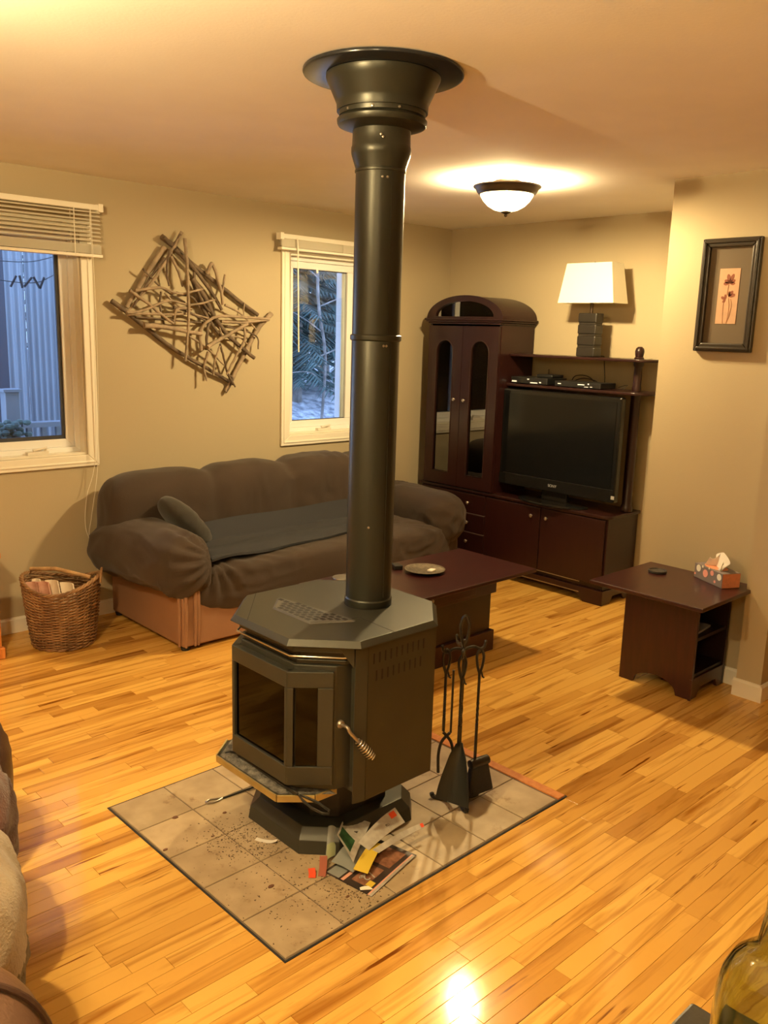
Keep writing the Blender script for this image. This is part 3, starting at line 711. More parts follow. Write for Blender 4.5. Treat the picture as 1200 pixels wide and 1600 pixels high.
# fire box bay behind the door
bay = lambda x, ya, yb, c: [(.430, ya + .0), (x + c, ya), (x, ya + c), (x, yb - c), (x + c, yb), (.430, yb)]
G().prism([(.425, .236), (.372, .246), (.282, .342), (.282, .626), (.372, .722), (.425, .732)], .262, .672).build('firebox', 'stove_paint', st, bevel=.003, smooth=False)
# top hood: stepped curved louvres under the lid
for k, (xf, za, zb, m_) in enumerate([(.292, .672, .688, 'stove_paint'), (.302, .6885, .712, 'black_iron'), (.276, .7125, .7355, 'stove_paint')]):
    c = .105
    G().prism([(.430, .225), (xf + c, .236), (xf, .236 + c), (xf, .732 - c), (xf + c, .732), (.430, .743)], za, zb).build('louvre', m_, st, bevel=.004, smooth=False)
G().tube([(.405, .752, .7), (.394, .742, .70), (.276, .636, .7015), (.270, .630, .7015), (.270, .345, .7015), (.276, .338, .7015), (.384, .232, .70), (.40, .225, .70)], .0036, 8).build('trim_rail', 'chrome', st)
g = G(); g.add([(.372, .2365, .731), (.4105, .2145, .731), (.4105, .2145, .668), (.374, .2345, .7305), (.4125, .2125, .7305), (.4125, .2125, .6675)], [(0, 1, 2), (5, 4, 3), (0, 3, 4, 1), (1, 4, 5, 2), (2, 5, 3, 0)])
g.build('gusset', 'stove_paint', st, smooth=False)
# lid
LO = octo(.248, .888, .175, .795, .158, .150)
LI = octo(.262, .874, .189, .781, .152, .144)
LB = octo(.252, .884, .179, .791, .156, .148)
lid = G().loft([[Vector((*p, .7365)) for p in LB], [Vector((*p, .7395)) for p in LO], [Vector((*p, .7410)) for p in LO], [Vector((*p, .7585)) for p in LI]]).build('lid', 'stove_paint', st, bevel=.0015, smooth=False)
for (a, b) in (((.553, .182), (.560, .36)), ((.262, .560), (.45, .782)), ((.56, .36), (.44, .372))):
    a = Vector((*a, .7587)); b = Vector((*b, .7587)); bar(G(), a, b, .0022, .0008).build('lid_seam', 'dark_gap', lid, smooth=False)
# grille, raised plate with a field of slots
gp = [(.392, .405), (.518, .334), (.530, .345), (.484, .680), (.470, .684), (.392, .604)]
gri = G().prism(gp, .7588, .7635, inset=[(.398, .410), (.514, .342), (.522, .350), (.478, .672), (.470, .674), (.398, .600)]).build('grille', 'grille_grey', st, smooth=False)
def inside(x, y):
    ok = True; n_ = len(gp)
    for i in range(n_):
        a = gp[i]; b = gp[(i + 1) % n_]; d = math.hypot(b[0] - a[0], b[1] - a[1])
        if ((b[0] - a[0]) * (y - a[1]) - (b[1] - a[1]) * (x - a[0])) / d < .014: ok = False
    return ok
for i in range(7):
    for j in range(13):
        x = .409 + i * .0185; y = .350 + j * .029 + (i % 2) * .0145
        if inside(x, y):
            G().prism([(x - .0068, y - .0105), (x + .0068, y - .0105), (x + .0068, y + .0105), (x - .0068, y + .0105)], .7636, .7642).build('slot', 'dark_gap', gri, smooth=False)
# pipe collar gap
G().lathe([(.082, .7588), (.082, .7594)], (.687, .458), 40).build('pipe_opening', 'dark_gap', st, smooth=False)
# bay door: centre and two canted sides, with three panes
dr = G()
DF, DZ0, DZ1 = .250, .283, .657
A0, A1 = (DF, .335), (DF, .633); C0 = (.359, .243); C1 = (.359, .725)
def wallseg(g, a, b, th, z0, z1):
    a = Vector(a); b = Vector(b); d = (b - a).normalized(); n = Vector((-d.y, d.x))
    if n.x < 0: n = -n
    q = [a, b, b + n * th, a + n * th]; return g.prism([tuple(p) for p in q], z0, z1)
def lerp2(a, b, t): return (a[0] + (b[0] - a[0]) * t, a[1] + (b[1] - a[1]) * t)
door = None
g = G()
for (a, b, ta, tb) in ((A0, A1, .045, .955), (C0, A0, .34, .86), (C1, A1, .34, .86)):
    wallseg(g, a, b, .026, DZ0, DZ0 + .062); wallseg(g, a, b, .026, DZ1 - .052, DZ1)
    wallseg(g, a, lerp2(a, b, ta), .026, DZ0 + .062, DZ1 - .052); wallseg(g, lerp2(a, b, tb), b, .026, DZ0 + .062, DZ1 - .052)
door = g.build('door', 'stove_paint', st, bevel=.0025, smooth=False)
for (a, b, ta, tb) in ((A0, A1, .045, .955), (C0, A0, .34, .86), (C1, A1, .34, .86)):
    off = Vector((.010, 0)); p = Vector(lerp2(a, b, ta)) + off; q = Vector(lerp2(a, b, tb)) + off
    gg = G(); wallseg(gg, tuple(p), tuple(q), .004, DZ0 + .060, DZ1 - .050); gg.build('glass_pane', 'stove_glass', door, smooth=False)
# door jamb edge returning to the body
G().box(.300, .330, .34, .63, .35, .60).build('fire_brick', 'firebox_dark', st, smooth=False)
# handle with coiled spring grip
hd = G(); hd.lathe([(.0001, 0), (.013, 0), (.014, .006), (.010, .012), (.0001, .013)], (0, 0), 16, M=Matrix.Translation((.372, .228, .492)) @ Matrix.Rotation(PI / 2, 4, 'X'))
hd.tube(catmull([(.372, .222, .492), (.372, .192, .492), (.376, .184, .478), (.388, .180, .462), (.400, .176, .447)], 5), .0055, 10)
hnd = hd.build('handle', 'chrome_dull', st)
a = Vector((.400, .176, .447)); b = Vector((.446, .158, .385)); t = (b - a).normalized(); s1 = t.orthogonal().normalized(); s2 = t.cross(s1); pts = []
for i in range(8 * 14 + 1):
    f = i / 112; r = .008 + .0075 * math.sin(PI * min(1, f * .75 + .08)); an = 2 * PI * f * 8
    pts.append(a + (b - a) * f + (s1 * math.cos(an) + s2 * math.sin(an)) * r)
G().tube(pts, .0027, 6).build('spring_grip', 'chrome', hnd, ang=80)
G().tube([a, b + t * .004], [.005, .006], 8).build('grip_rod', 'chrome_dull', hnd)
# ash lip with brass edge
SP = [(.228, .352), (.318, .276), (.400, .272), (.400, .735), (.318, .765), (.228, .690)]
lip = G().prism(SP, .236, .2485).build('ash_lip', 'stove_paint', st, smooth=False)
def edge_strip(g, p, q, th, z0, z1):
    p = Vector(p); q = Vector(q); d = (q - p).normalized(); n = Vector((d.y, -d.x))
    c = Vector((.33, .52)); mid = (p + q) / 2
    if n.dot(mid - c) < 0: n = -n
    g.prism([tuple(p), tuple(q), tuple(q + n * th), tuple(p + n * th)], z0, z1)
g = G()
for p, q in ((SP[1], SP[2]), (SP[0], SP[1]), (SP[5], SP[0]), (SP[4], SP[5])): edge_strip(g, p, q, .006, .229, .2535)
g.build('brass_edge', 'brass', lip, bevel=.002, smooth=False)
def bumpy(u, v): 
    x = .234 + .140 * u; y0_ = .352 - (x - .228) * .85 * 1; y1_ = .690 + (x - .228) * .8; y = y0_ + .012 + (y1_ - y0_ - .024) * v
    e = min(1, 6 * min(u, 1 - u, v, 1 - v) + .15)
    return (x, y, .2492 + e * (.004 + .006 * max(0, noise.noise(Vector((x * 45, y * 45, 1)))) + .004 * abs(noise.noise(Vector((x * 140, y * 140, 3))))))
o = G().sheet(bumpy, 24, 70, .001).build('ash_pile', 'ash', None, smooth=False); o['kind'] = 'stuff'; tag(o, 'grey wood ash spilled over the ash lip below the stove door', 'ash')

# ---- pipe
pp = thing('stove_pipe', 'olive black flue pipe rising from the stove lid to the ceiling', 'pipe', (.686, .456, .757))
def pc(z): f = (z - .76) / 1.68; return (.687 - .002 * f, .458 - .009 * f)
def pipe_part(name, prof, m='pipe_paint', n=56):
    g = G(); g.loft([[Vector((pc(z)[0] + r * math.cos(2 * PI * i / n), pc(z)[1] + r * math.sin(2 * PI * i / n), z)) for i in range(n)] for r, z in prof]); return g.build(name, m, pp)
pipe_part('lower_pipe', [(.0765, .7595), (.0775, .80), (.0775, 1.645), (.0765, 1.648)])
pipe_part('pipe_foot', [(.0785, .7596), (.0810, .764), (.0810, .782), (.0780, .786)])
pipe_part('joint_band', [(.0785, 1.640), (.0825, 1.643), (.0830, 1.650), (.0825, 1.657), (.0785, 1.660)])
pipe_part('upper_pipe', [(.0770, 1.650), (.0772, 1.9), (.0772, 2.152)])
pipe_part('joint_band', [(.0775, 2.148), (.0800, 2.150), (.0800, 2.156), (.0775, 2.158)])
pipe_part('adapter', [(.0775, 2.155), (.0785, 2.162), (.0905, 2.198), (.0925, 2.206), (.0925, 2.222), (.0905, 2.226), (.0895, 2.255), (.0895, 2.300)])
pipe_part('collar_ring', [(.090, 2.270), (.134, 2.284), (.1375, 2.290), (.1385, 2.300), (.1340, 2.303), (.130, 2.309), (.09, 2.310)])
pipe_part('shallow_ring', [(.1, 2.309), (.132, 2.310), (.133, 2.322), (.1345, 2.326), (.1, 2.327)])
pipe_part('funnel', [(.1, 2.322), (.1395, 2.323), (.1405, 2.345), (.1435, 2.352), (.166, 2.400), (.1745, 2.418), (.1745, 2.424), (.10, 2.425)])
pipe_part('ceiling_flange', [(.1, 2.424), (.236, 2.4265), (.2435, 2.4285), (.2450, 2.432), (.2440, 2.4375), (.240, 2.4396), (.1, 2.4397)], 'flange_black', 80)
for (z, r, a) in ((2.315, .134, 3.75), (2.315, .134, 4.35), (2.315, .134, 3.1), (2.245, .0925, 3.95), (2.238, .0925, 4.02), (2.128, .0785, 4.05), (2.128, .0785, 4.25), (1.626, .0785, 4.3), (1.626, .0785, 4.42), (1.04, .0785, 3.9)):
    x, y = pc(z); M = Matrix.Translation((x + r * math.cos(a), y + r * math.sin(a), z)) @ Matrix.Rotation(a, 4, 'Z') @ Matrix.Rotation(PI / 2, 4, 'Y')
    G().lathe([(.0001, -.002), (.0042, -.001), (.0035, .002), (.0001, .003)], (0, 0), 10, M=M).build('screw', 'chrome_dull', pp)
for a, b, c in ((4.45, 1.66, 2.145), (4.62, .80, 1.638)):
    x, y = pc(2.); r = .0776; G().box(x + r * math.cos(a) - .0009, x + r * math.cos(a) + .0009, y + r * math.sin(a) - .001, y + r * math.sin(a) + .001, b, c).build('seam', 'pipe_paint', pp, smooth=False)

# ---- pokers
pk = thing('poker', 'iron poker lying on the ash lip, loop end past the brass edge', 'poker', (.30, .45, .262))
G().tube([(.274, .655, .2655), (.264, .45, .2665), (.262, .290, .268)], .0045, 8).build('shaft', 'black_iron', pk)
G().tube([(.262, .290, .268), (.254, .255, .266), (.252, .210, .262), (.262, .172, .258), (.276, .160, .257), (.288, .170, .258), (.286, .215, .262), (.274, .258, .266)], .0042, 8, closed=True).build('loop_handle', 'black_iron', pk)
G().tube([(.273, .64, .266), (.262, .668, .263), (.246, .672, .261)], [.0045, .004, .002], 8).build('hook', 'black_iron', pk)
pk = thing('poker', 'iron poker lying on the floor tiles left of the stove', 'poker', (.37, .80, .0065))
G().tube([(.318, .800, .0105), (.44, .790, .0125), (.520, .765, .014)], .0038, 8).build('shaft', 'black_iron', pk)
G().tube([(.318, .800, .0105), (.302, .811, .0105), (.276, .822, .0105), (.258, .817, .0105), (.256, .806, .0105), (.274, .797, .0105), (.300, .796, .0105)], .0038, 8, closed=True).build('loop_handle', 'chrome_dull', pk)

# ---- fireplace tool set
TX, TY = .955, .245
ts = thing('tool_stand', 'black iron stand with looped top and three curled feet right of the stove', 'stand', (TX, TY, .0062))
g = G(); twisted(g, TX, TY, .075, .625, .0100, 2.2, .30, .40); g.build('post', 'black_iron', ts, smooth=False)
for k in range(3):
    a = math.radians((126, -115, -16)[k]); d = Vector((math.cos(a), math.sin(a), 0)); c = Vector((TX, TY, 0))
    pts = catmull([c + Vector((0, 0, .105)) + d * .004, c + d * .016 + Vector((0, 0, .085)), c + d * .030 + Vector((0, 0, .045)), c + d * .050 + Vector((0, 0, .016)), c + d * .072 + Vector((0, 0, .0105)), c + d * .088 + Vector((0, 0, .016)), c + d * .092 + Vector((0, 0, .026))], 4)
    gg = G(); gg.tube(pts, .0085, 7); gg.build('foot', 'black_iron', ts)
g = G(); L_ = catmull([(TX, TY, .60), (TX - .008, TY + .008, .635), (TX - .0105, TY + .0105, .680), (TX, TY, .712), (TX + .0105, TY - .0105, .680), (TX + .008, TY - .008, .635), (TX, TY, .60)], 5)
g.tube(L_, .0062, 8); g.build('loop_top', 'black_iron', ts)
HK = []
for k, a in enumerate((math.radians(158), math.radians(218), math.radians(-22), math.radians(60))):
    d = Vector((math.cos(a), math.sin(a), 0)); c = Vector((TX, TY, 0))
    p = catmull([c + Vector((0, 0, .588)), c + d * .035 + Vector((0, 0, .596)), c + d * .062 + Vector((0, 0, .585)), c + d * .078 + Vector((0, 0, .590)), c + d * .084 + Vector((0, 0, .607))], 5)
    gg = G(); gg.tube(p, .0055, 7); gg.sell(c + d * .084 + Vector((0, 0, .609)), (.0062, .0062, .0062), 2, 10, 6); gg.build('hook', 'black_iron', ts); HK.append(c + d * .066)
def tool_rod(t, p, ztop, zbot, tw0, tw1):
    x, y = p.x, p.y
    gg = G(); twisted(gg, x, y, zbot, ztop - .088, .0080, 2.6, tw0, tw1); gg.build('rod', 'black_iron', t, smooth=False)
    h = ztop
    P = catmull([(x, y, h - .09), (x - .006, y + .006, h - .060), (x - .0085, y + .0085, h - .022), (x, y, h + .002), (x + .0085, y - .0085, h - .022), (x + .006, y - .006, h - .060), (x, y, h - .09)], 4)
    gg = G(); gg.tube(P, .0050, 7); gg.tube([(x + .004, y - .004, h - .08), (x + .008, y - .008, h - .10), (x + .012, y - .012, h - .104)], .0035, 6); gg.build('loop_handle', 'black_iron', t)
tg = thing('log_tongs', 'black iron tongs hanging at the left of the fireplace tool stand', 'tongs', (HK[0].x, HK[0].y, .12))
tool_rod(tg, HK[0], .595, .290, .34, .43)
x, y = HK[0].x, HK[0].y; dd = Vector((.73, -.68, 0)) * 1.
cc = Vector((x, y, 0)) + dd * .012
for s in (-1, 1):
    P = catmull([cc + Vector((0, 0, .285)) - dd * .012 * s * (1 if s > 0 else 1), cc + dd * .004 * s + Vector((0, 0, .268)), cc + dd * .018 * s + Vector((0, 0, .245)), cc + dd * .026 * s + Vector((0, 0, .20)), cc + dd * .024 * s + Vector((0, 0, .13))], 5)
    gg = G(); gg.tube(P, .0055, 7); gg.build('jaw', 'black_iron', tg)
x2, y2 = x + dd.x * .026, y + dd.y * .026
G().tube([(x2, y2, .285), (x2, y2, .52)], .0042, 6).build('second_rod', 'black_iron', tg)
sv = thing('ash_shovel', 'dark ash shovel hanging in front on the fireplace tool stand', 'shovel', (HK[1].x, HK[1].y, .04))
tool_rod(sv, HK[1], .590, .255, .33, .42)
cs = Vector((HK[1].x - .002, HK[1].y - .004, 0)); rt = Vector((.28, -.96, 0)); nf = Vector((-.96, -.28, 0))
def shov(u, v):
    w = [.012, .028, .038, .046, .053, .058][min(5, int(v * 5.999))]
    f = v * 5; i = min(4, int(f)); ww = [.012, .030, .040, .050, .058, .062]; w = ww[i] + (ww[i + 1] - ww[i]) * (f - i)
    s = (u - .5) * 2; z = .268 - .205 * v - (.012 * (1 - s * s) * max(0, v - .6) / .4)
    return cs + rt * (s * w * 1.04 + .006) + nf * (.010 - .020 * s * s - .010 * v) * -1 + nf * .030 * v + Vector((0, 0, z))
G().sheet(shov, 14, 18, .0016).build('blade', 'shovel_dark', sv, smooth=True, ang=60)
br = thing('hearth_brush', 'hearth brush with barrel head and black bristles hanging right on the tool stand', 'brush', (HK[2].x, HK[2].y, .03))
tool_rod(br, HK[2], .580, .150, .30, .38)
c = Vector((HK[2].x + .012, HK[2].y - .010, .150)); ax = Vector((1., -.12, .0)).normalized()
gg = G(); gg.tube([c - ax * .044, c - ax * .042, c - ax * .03, c + ax * .03, c + ax * .042, c + ax * .044], [.012, .0165, .0175, .0175, .0165, .012], 14); gg.build('brush_head', 'black_iron', br)
gg = G(); sd = Vector((-ax.y, ax.x, 0)); rings = []
for f in (0, .35, .7, 1.):
    z = .140 - .100 * f; e = .038 + .020 * f; w_ = .013 + .016 * f
    rings.append([c.xy.to_3d() + ax * (e * a) + sd * (w_ * b) + Vector((0, 0, z + (.008 * (1 - abs(a)) if f == 1. else 0))) for a, b in ((-1, -.7), (-.8, -1), (.8, -1), (1, -.7), (1, .7), (.8, 1), (-.8, 1), (-1, .7))])
gg.loft(rings); gg.build('bristles', 'bristle', br)

# ================================================================== FLYERS ON THE HEARTH
def quad(name, c, m, label=None, parent=None, n=8, curl=0., wave=.0, th=.0009, zfun=None, cat='flyer', grp=None):
    """sheet through four corner points (3-D), bulged by curl"""
    c = [Vector(q) for q in c]
    def fn(u, v):
        p = c[0] * (1 - u) * (1 - v) + c[1] * u * (1 - v) + c[2] * u * v + c[3] * (1 - u) * v
        p = p + Vector((0, 0, curl * math.sin(PI * u) * (.6 + .4 * v) + wave * math.sin(7 * u + 4 * v))); return p
    o = G().sheet(fn, n, n, th).build(name, m, parent, smooth=True, ang=60)
    if parent is None: tag(o, label, cat, grp)
    elif label: o['label'] = label
    return o, fn
def on(fn, u, v, dz): return Vector(fn(u, v)) + Vector((0, 0, dz))
def patch(name, fn, u0, u1, v0, v1, m, parent, dz=.0010, n=5, label=None):
    f2 = lambda a, b: on(fn, u0 + (u1 - u0) * a, v0 + (v1 - v0) * b, dz)
    return G().sheet(f2, n, n, .0004).build(name, m, parent, smooth=True, ang=60, label=label)
z = .0078
fl, fn = quad('grocery_flyer', [(.350, .040, z), (.600, .098, z + .004), (.560, .245, z + .010), (.318, .228, z + .002)], 'flyer_dark', 'open dark grocery flyer with meat photos and a large price lying lowest on the hearth', curl=.003)
patch('cream_stripe', fn, .0, .97, .0, .055, 'flyer_white', fl); patch('red_stripe', fn, .0, .97, .055, .085, 'flyer_pink', fl)
patch('food_photo', fn, .10, .48, .22, .52, 'flyer_brown', fl, label='brown meat photo')
patch('food_photo', fn, .55, .92, .18, .60, 'flyer_brown', fl, label='red brown meat photo'); patch('fold_stripe', fn, .02, .42, .60, .66, 'flyer_pink', fl)
patch('photo_outline', fn, .02, .34, .70, .95, 'flyer_grey', fl)
patch('price_patch', fn, .12, .22, .13, .25, 'flyer_yellow', fl, dz=.0016)
px = on(fn, .30, .24, .0022); X = Vector((.74, .05, 0)).normalized()
def onplane(p, ang, tilt=0): return Matrix.Translation(p) @ Matrix.Rotation(ang, 4, 'Z') @ Matrix.Rotation(tilt, 4, 'X')
text('price_print', '12', .046, 'flyer_white', onplane(on(fn, .27, .34, .0030), math.radians(172)), fl)
text('price_print', '99', .018, 'flyer_white', onplane(on(fn, .20, .42, .0030), math.radians(172)), fl)
o2, f2 = quad('loose_page', [(.372, .150, .022), (.500, .190, .024), (.470, .258, .040), (.352, .232, .030)], 'flyer_grey', 'crumpled grey brown flyer page in the middle of the paper heap', curl=.010, wave=.003)
o3, f3 = quad('yellow_page', [(.395, .108, .030), (.520, .175, .046), (.500, .205, .050), (.372, .150, .034)], 'flyer_yellow', 'bent yellow flyer page under the white one', curl=.008)
o4, f4 = quad('white_page', [(.385, .165, .044), (.545, .262, .072), (.520, .355, .066), (.400, .262, .090)], 'flyer_white', 'white flyer page with a green vegetable photo standing half open', curl=.006, wave=.002)
patch('vegetable_photo', f4, .06, .38, .25, .92, 'flyer_green', o4); 
text('page_print', 'A', .018, 'flyer_dark', onplane(on(f4, .58, .35, .003), math.radians(30), .1), o4)
o5, f5 = quad('white_page', [(.460, .175, .050), (.640, .195, .068), (.640, .245, .100), (.450, .215, .062)], 'flyer_white', 'pale folded flyer page with a red square at its upper tip', curl=.012)
patch('red_square', f5, .78, .93, .55, .9, 'red_paper', o5, label='red square print'); text('page_print', 'PO', .013, 'flyer_dark', onplane(on(f5, .62, .4, .002), math.radians(12), .3), o5)
o6, f6 = quad('white_page', [(.480, .150, .044), (.690, .150, .052), (.695, .165, .060), (.470, .170, .050)], 'flyer_white', 'narrow folded flyer pointing right with a red tip', curl=.008)
patch('red_tip', f6, .93, .99, .1, .9, 'red_paper', o6)
o7, f7 = quad('green_page', [(.352, .262, .012), (.395, .262, .016), (.430, .300, .082), (.410, .318, .088)], 'flyer_grey', 'grey green flyer page leaning upright against the stove foot', curl=.006)
patch('pale_green_print', f7, .05, .95, .0, .45, 'flyer_palegreen', o7, dz=.0018)
o8, f8 = quad('dark_page', [(.425, .235, .060), (.560, .290, .062), (.560, .350, .052), (.440, .300, .068)], 'flyer_dark', 'dark speckled flyer page behind the white ones against the stove foot', curl=.004, wave=.004)
o9, f9 = quad('paper_corner', [(.345, .085, .0085), (.378, .060, .0085), (.372, .078, .014), (.350, .094, .0105)], 'paper_white', 'small white folded paper corner at the front edge of the dark flyer', curl=.002, n=4)

# ================================================================== COUCH
co = thing('couch', 'long couch with orange tan base under a loose brown stretch slipcover', 'couch', (2.03, 2.58, 0))
g = G(); g.box(.962, 3.06, 2.168, 2.975, .022, .33); g.build('base', 'couch_base', co, bevel=.012, smooth=True)
for x in (.99, 3.03):
    for y in (2.2, 2.94): G().lathe([(.022, .0005), (.026, .0215)], (x, y), 14).build('foot', 'dark_gap', co)
# corner pleats of the upholstered base
for (x, y) in ((.975, 2.160), (1.030, 2.160), (1.048, 2.160), (.956, 2.195)):
    G().tube([(x, y + .006, .024), (x - .001, y, .10), (x, y - .002, .22), (x, y + .003, .325)], [.007, .009, .010, .011], 8).build('pleat', 'couch_base', co)
def loop_pts(f, n): return [f(i / n) for i in range(n + 1)]
# back
g = G()
for k, (a, b, zt) in enumerate(((.86, 1.52, .865), (1.44, 2.08, .875), (2.02, 2.62, .885), (2.55, 2.90, .862))):
    g.sell(((a + b) / 2, 2.79, .58), ((b - a) / 2 + .03, .165, zt - .58), 3.6, 32, 16)
g.box(.93, 2.90, 2.74, 2.95, .28, .80)
def gather(p):
    # folds fanning out from where the cover is tucked between arm and seat
    d = 0.
    for (cx_, cz_) in ((1.13, .50), (2.86, .50)):
        dx, dz = p.x - cx_, p.z - cz_; r_ = math.hypot(dx, dz)
        if p.y < 2.42: d += (.010 if cx_ < 2 else .0) * math.sin(math.atan2(dz, dx) * 17 + r_ * 9) * math.exp(-((r_ - .15) / .11) ** 2) * min(1, (2.42 - p.y) / .2)
    return d
def sag(p): return -.02 * max(0, (.55 - p.z)) if p.x < 1.05 else 0
soft('backrest', g, 'slipcover', co, .020, 5, .010, 4.5, .007, 7., (1., 1., .35), extra=sag)
# seat
g = G(); g.sell((2.02, 2.42, .335), (1.0, .30, .105), 6, 44, 14); g.sell((2.02, 2.20, .30), (.98, .075, .13), 4, 44, 12)
soft('seat', g, 'slipcover', co, .014, 3, .010, 6., .008, 10., (.5, 1, 1.4), extra=gather)
# arms
def arm(cx, s):
    g = G(); n = 18; rings = []
    for k in range(n + 1):
        f = k / n; y = 2.105 + (2.93 - 2.105) * f
        e = max(.10, (1 - (2 * f - 1) ** 8)) ** .5 if f < .5 else max(.25, (1 - (2 * f - 1) ** 10)) ** .5
        wo = (.170 + .085 * f) * e; wi = .150 * e; zt = .615 + .02 * math.sin(f * PI); zc = .44
        ring = []
        for i in range(28):
            a = 2 * PI * i / 28; c, s_ = math.cos(a), math.sin(a)
            w = wo if c * s > 0 else wi
            h = (zt - zc) * e if s_ > 0 else (.165 + .02 * f) * e
            ring.append(Vector((cx + w * math.copysign(abs(c) ** .8, c), y, zc + h * math.copysign(abs(s_) ** .8, s_))))
        rings.append(ring)
    g.loft(rings)
    soft('armrest', g, 'slipcover', co, .014, 3, .010, 5., .010, 8., (1.5, .5, 1.), extra=lambda p: gather(p) + (-.03 * max(0, min(1, (.42 - p.z) / .12)) if p.y > 2.2 else .0))
arm(1.00, -1); arm(2.99, 1)
g = G(); g.sell((2.95, 2.26, .225), (.16, .105, .215), 3.5, 32, 20)
soft('front_drape', g, 'slipcover', co, .016, 4, .006, 5., .008, 9., (2., 1., .2))
# blanket on the seat
def bl(u, v):
    x = 1.14 + 1.46 * u + .05 * v; y = 2.17 + .17 * u + (.38 - .10 * u) * v
    z = .462 + .020 * v + .010 * noise.noise(Vector((x * 3, y * 9, 0))) + .008 * math.sin(y * 38 + noise.noise(Vector((x * 2, y * 2, 5))) * 4) * (1 - .4 * v)
    if v > .8: z += (v - .8) * .5
    return (x, y, z)
tag(G().sheet(bl, 60, 34, .014).build('blanket', 'blanket_charcoal', None, ang=80), 'charcoal blanket spread flat along the couch seat', 'blanket')
cu = G(); M = Matrix.Rotation(-.62, 4, 'Y') @ Matrix.Rotation(.25, 4, 'X')
cu.sell((1.20, 2.54, .600), (.205, .120, .070), 2.5, 32, 16, M=Matrix.Rotation(.80, 4, 'Y') @ Matrix.Rotation(.15, 4, 'Z'))
o = soft('throw_pillow', cu, 'cushion_dark', None, .012, 3, .006, 8., .005, 16.); tag(o, 'small dark pillow slumped between the left couch arm and the back', 'pillow')

# ================================================================== BASKET
BX, BY = .552, 2.700
bk = thing('wicker_basket', 'round brown wicker basket on the floor between the couch and the pine cabinet', 'basket', (BX, BY, .002))
def brad(z): return .152 + .042 * min(1, (z / .36)) ** .8
def rimz(a): return .338 + .030 * math.cos(2 * (a - math.radians(-38)))
NS = 26
g = G(); NA = NS * 6
for k in range(38):
    f = (k + .5) / 38; pts = []
    for i in range(NA):
        a = 2 * PI * i / NA; z = .012 + f * (rimz(a) - .022); r = brad(z) + .0058 * math.cos(a * NS / 2 + (PI if k % 2 else 0)) + .0015 * math.sin(a * 3 + k)
        pts.append((BX + r * math.cos(a), BY + r * math.sin(a), z + .001 * math.sin(5 * a + k)))
    g.tube(pts, .0042, 5, closed=True)
o = g.build('weave', 'wicker', bk, ang=80); o['kind'] = 'stuff'
for i in range(NS):
    a = 2 * PI * i / NS; zt = rimz(a)
    G().tube([(BX + (brad(z)) * math.cos(a), BY + (brad(z)) * math.sin(a), z) for z in (.006, .1, .2, zt - .01)], .0032, 5).build('stake', 'wicker_light' if i % 3 == 0 else 'wicker', bk)
g = G()
for s in range(3):
    pts = []
    for i in range(160):
        a = 2 * PI * i / 160; w = a * 14 + 2 * PI * s / 3; r = brad(rimz(a)) + .006 * math.cos(w); pts.append((BX + r * math.cos(a), BY + r * math.sin(a), rimz(a) + .004 + .006 * math.sin(w)))
    g.tube(pts, .0058, 6, closed=True)
g.build('braided_rim', 'wicker', bk, ang=80)
g = G()
for s in range(2):
    g.tube([(BX + (brad(0) + .004 * math.cos(8 * a + s * PI)) * math.cos(a), BY + (brad(0) + .004 * math.cos(8 * a + s * PI)) * math.sin(a), .0085 + .004 * math.sin(8 * a + s * PI)) for a in [2 * PI * i / 120 for i in range(120)]], .0055, 6, closed=True)
g.build('foot_ring', 'wicker', bk, ang=80)
G().lathe([(.150, .010), (.150, .016)], (BX, BY), 30).build('bottom', 'wicker', bk)
for sgn in (1,):
    pts = catmull([(BX + .205 * math.cos(a), BY + .205 * math.sin(a), z) for a, z in ((-.75, .335), (-.70, .375), (-.5, .398), (-.28, .380), (-.22, .345))], 6)
    G().tube(pts, .007, 7).build('handle', 'wicker_light', bk)
tag(G().tube([(.455, 2.862, .385), (.55, 2.76, .392), (.668, 2.60, .362)], [.011, .0115, .010], 9).build('kindling_stick', 'wicker_light', None), 'thick pale stick laid across the top of the wicker basket', 'stick')
for k, (x, y, a, tl, m_, lb, cat) in enumerate(((.415, 2.70, .7, .25, 'magazine_pink', 'pink rolled magazine at the left rim inside the wicker basket', 'magazine'), (.455, 2.665, .8, .32, 'magazine_pink', 'second pink rolled magazine from the left inside the wicker basket', 'magazine'),
                                         (.50, 2.655, .9, .38, 'magazine_cream', 'pale pink magazine leaning in the middle of the wicker basket', 'magazine'), (.565, 2.62, 1.0, .5, 'magazine_cream', 'cream paper sheet under the stick at the right in the wicker basket', 'paper'), (.46, 2.74, .5, .3, 'magazine_cream', 'thin cream paper upright at the back left in the wicker basket', 'paper'))):
    def fnm(u, v, x=x, y=y, a=a, tl=tl, k=k):
        w = (.085, .085, .09, .10, .05)[k]; q = (u - .5) * w; z = .10 + .25 * v - (.02 if k == 3 else 0)
        c = .018 * math.cos((u - .5) * 3.0); d = Vector((math.cos(a), -math.sin(a), 0)); nn = Vector((math.sin(a), math.cos(a), 0))
        return Vector((x, y, z)) + d * q * .8 + nn * (c + tl * .12 * (v - .5)) + d * tl * .18 * (v - .5) * -1
    tag(G().sheet(fnm, 8, 6, .006).build('magazine' if cat == 'magazine' else 'paper_sheet', m_, None), lb, cat)

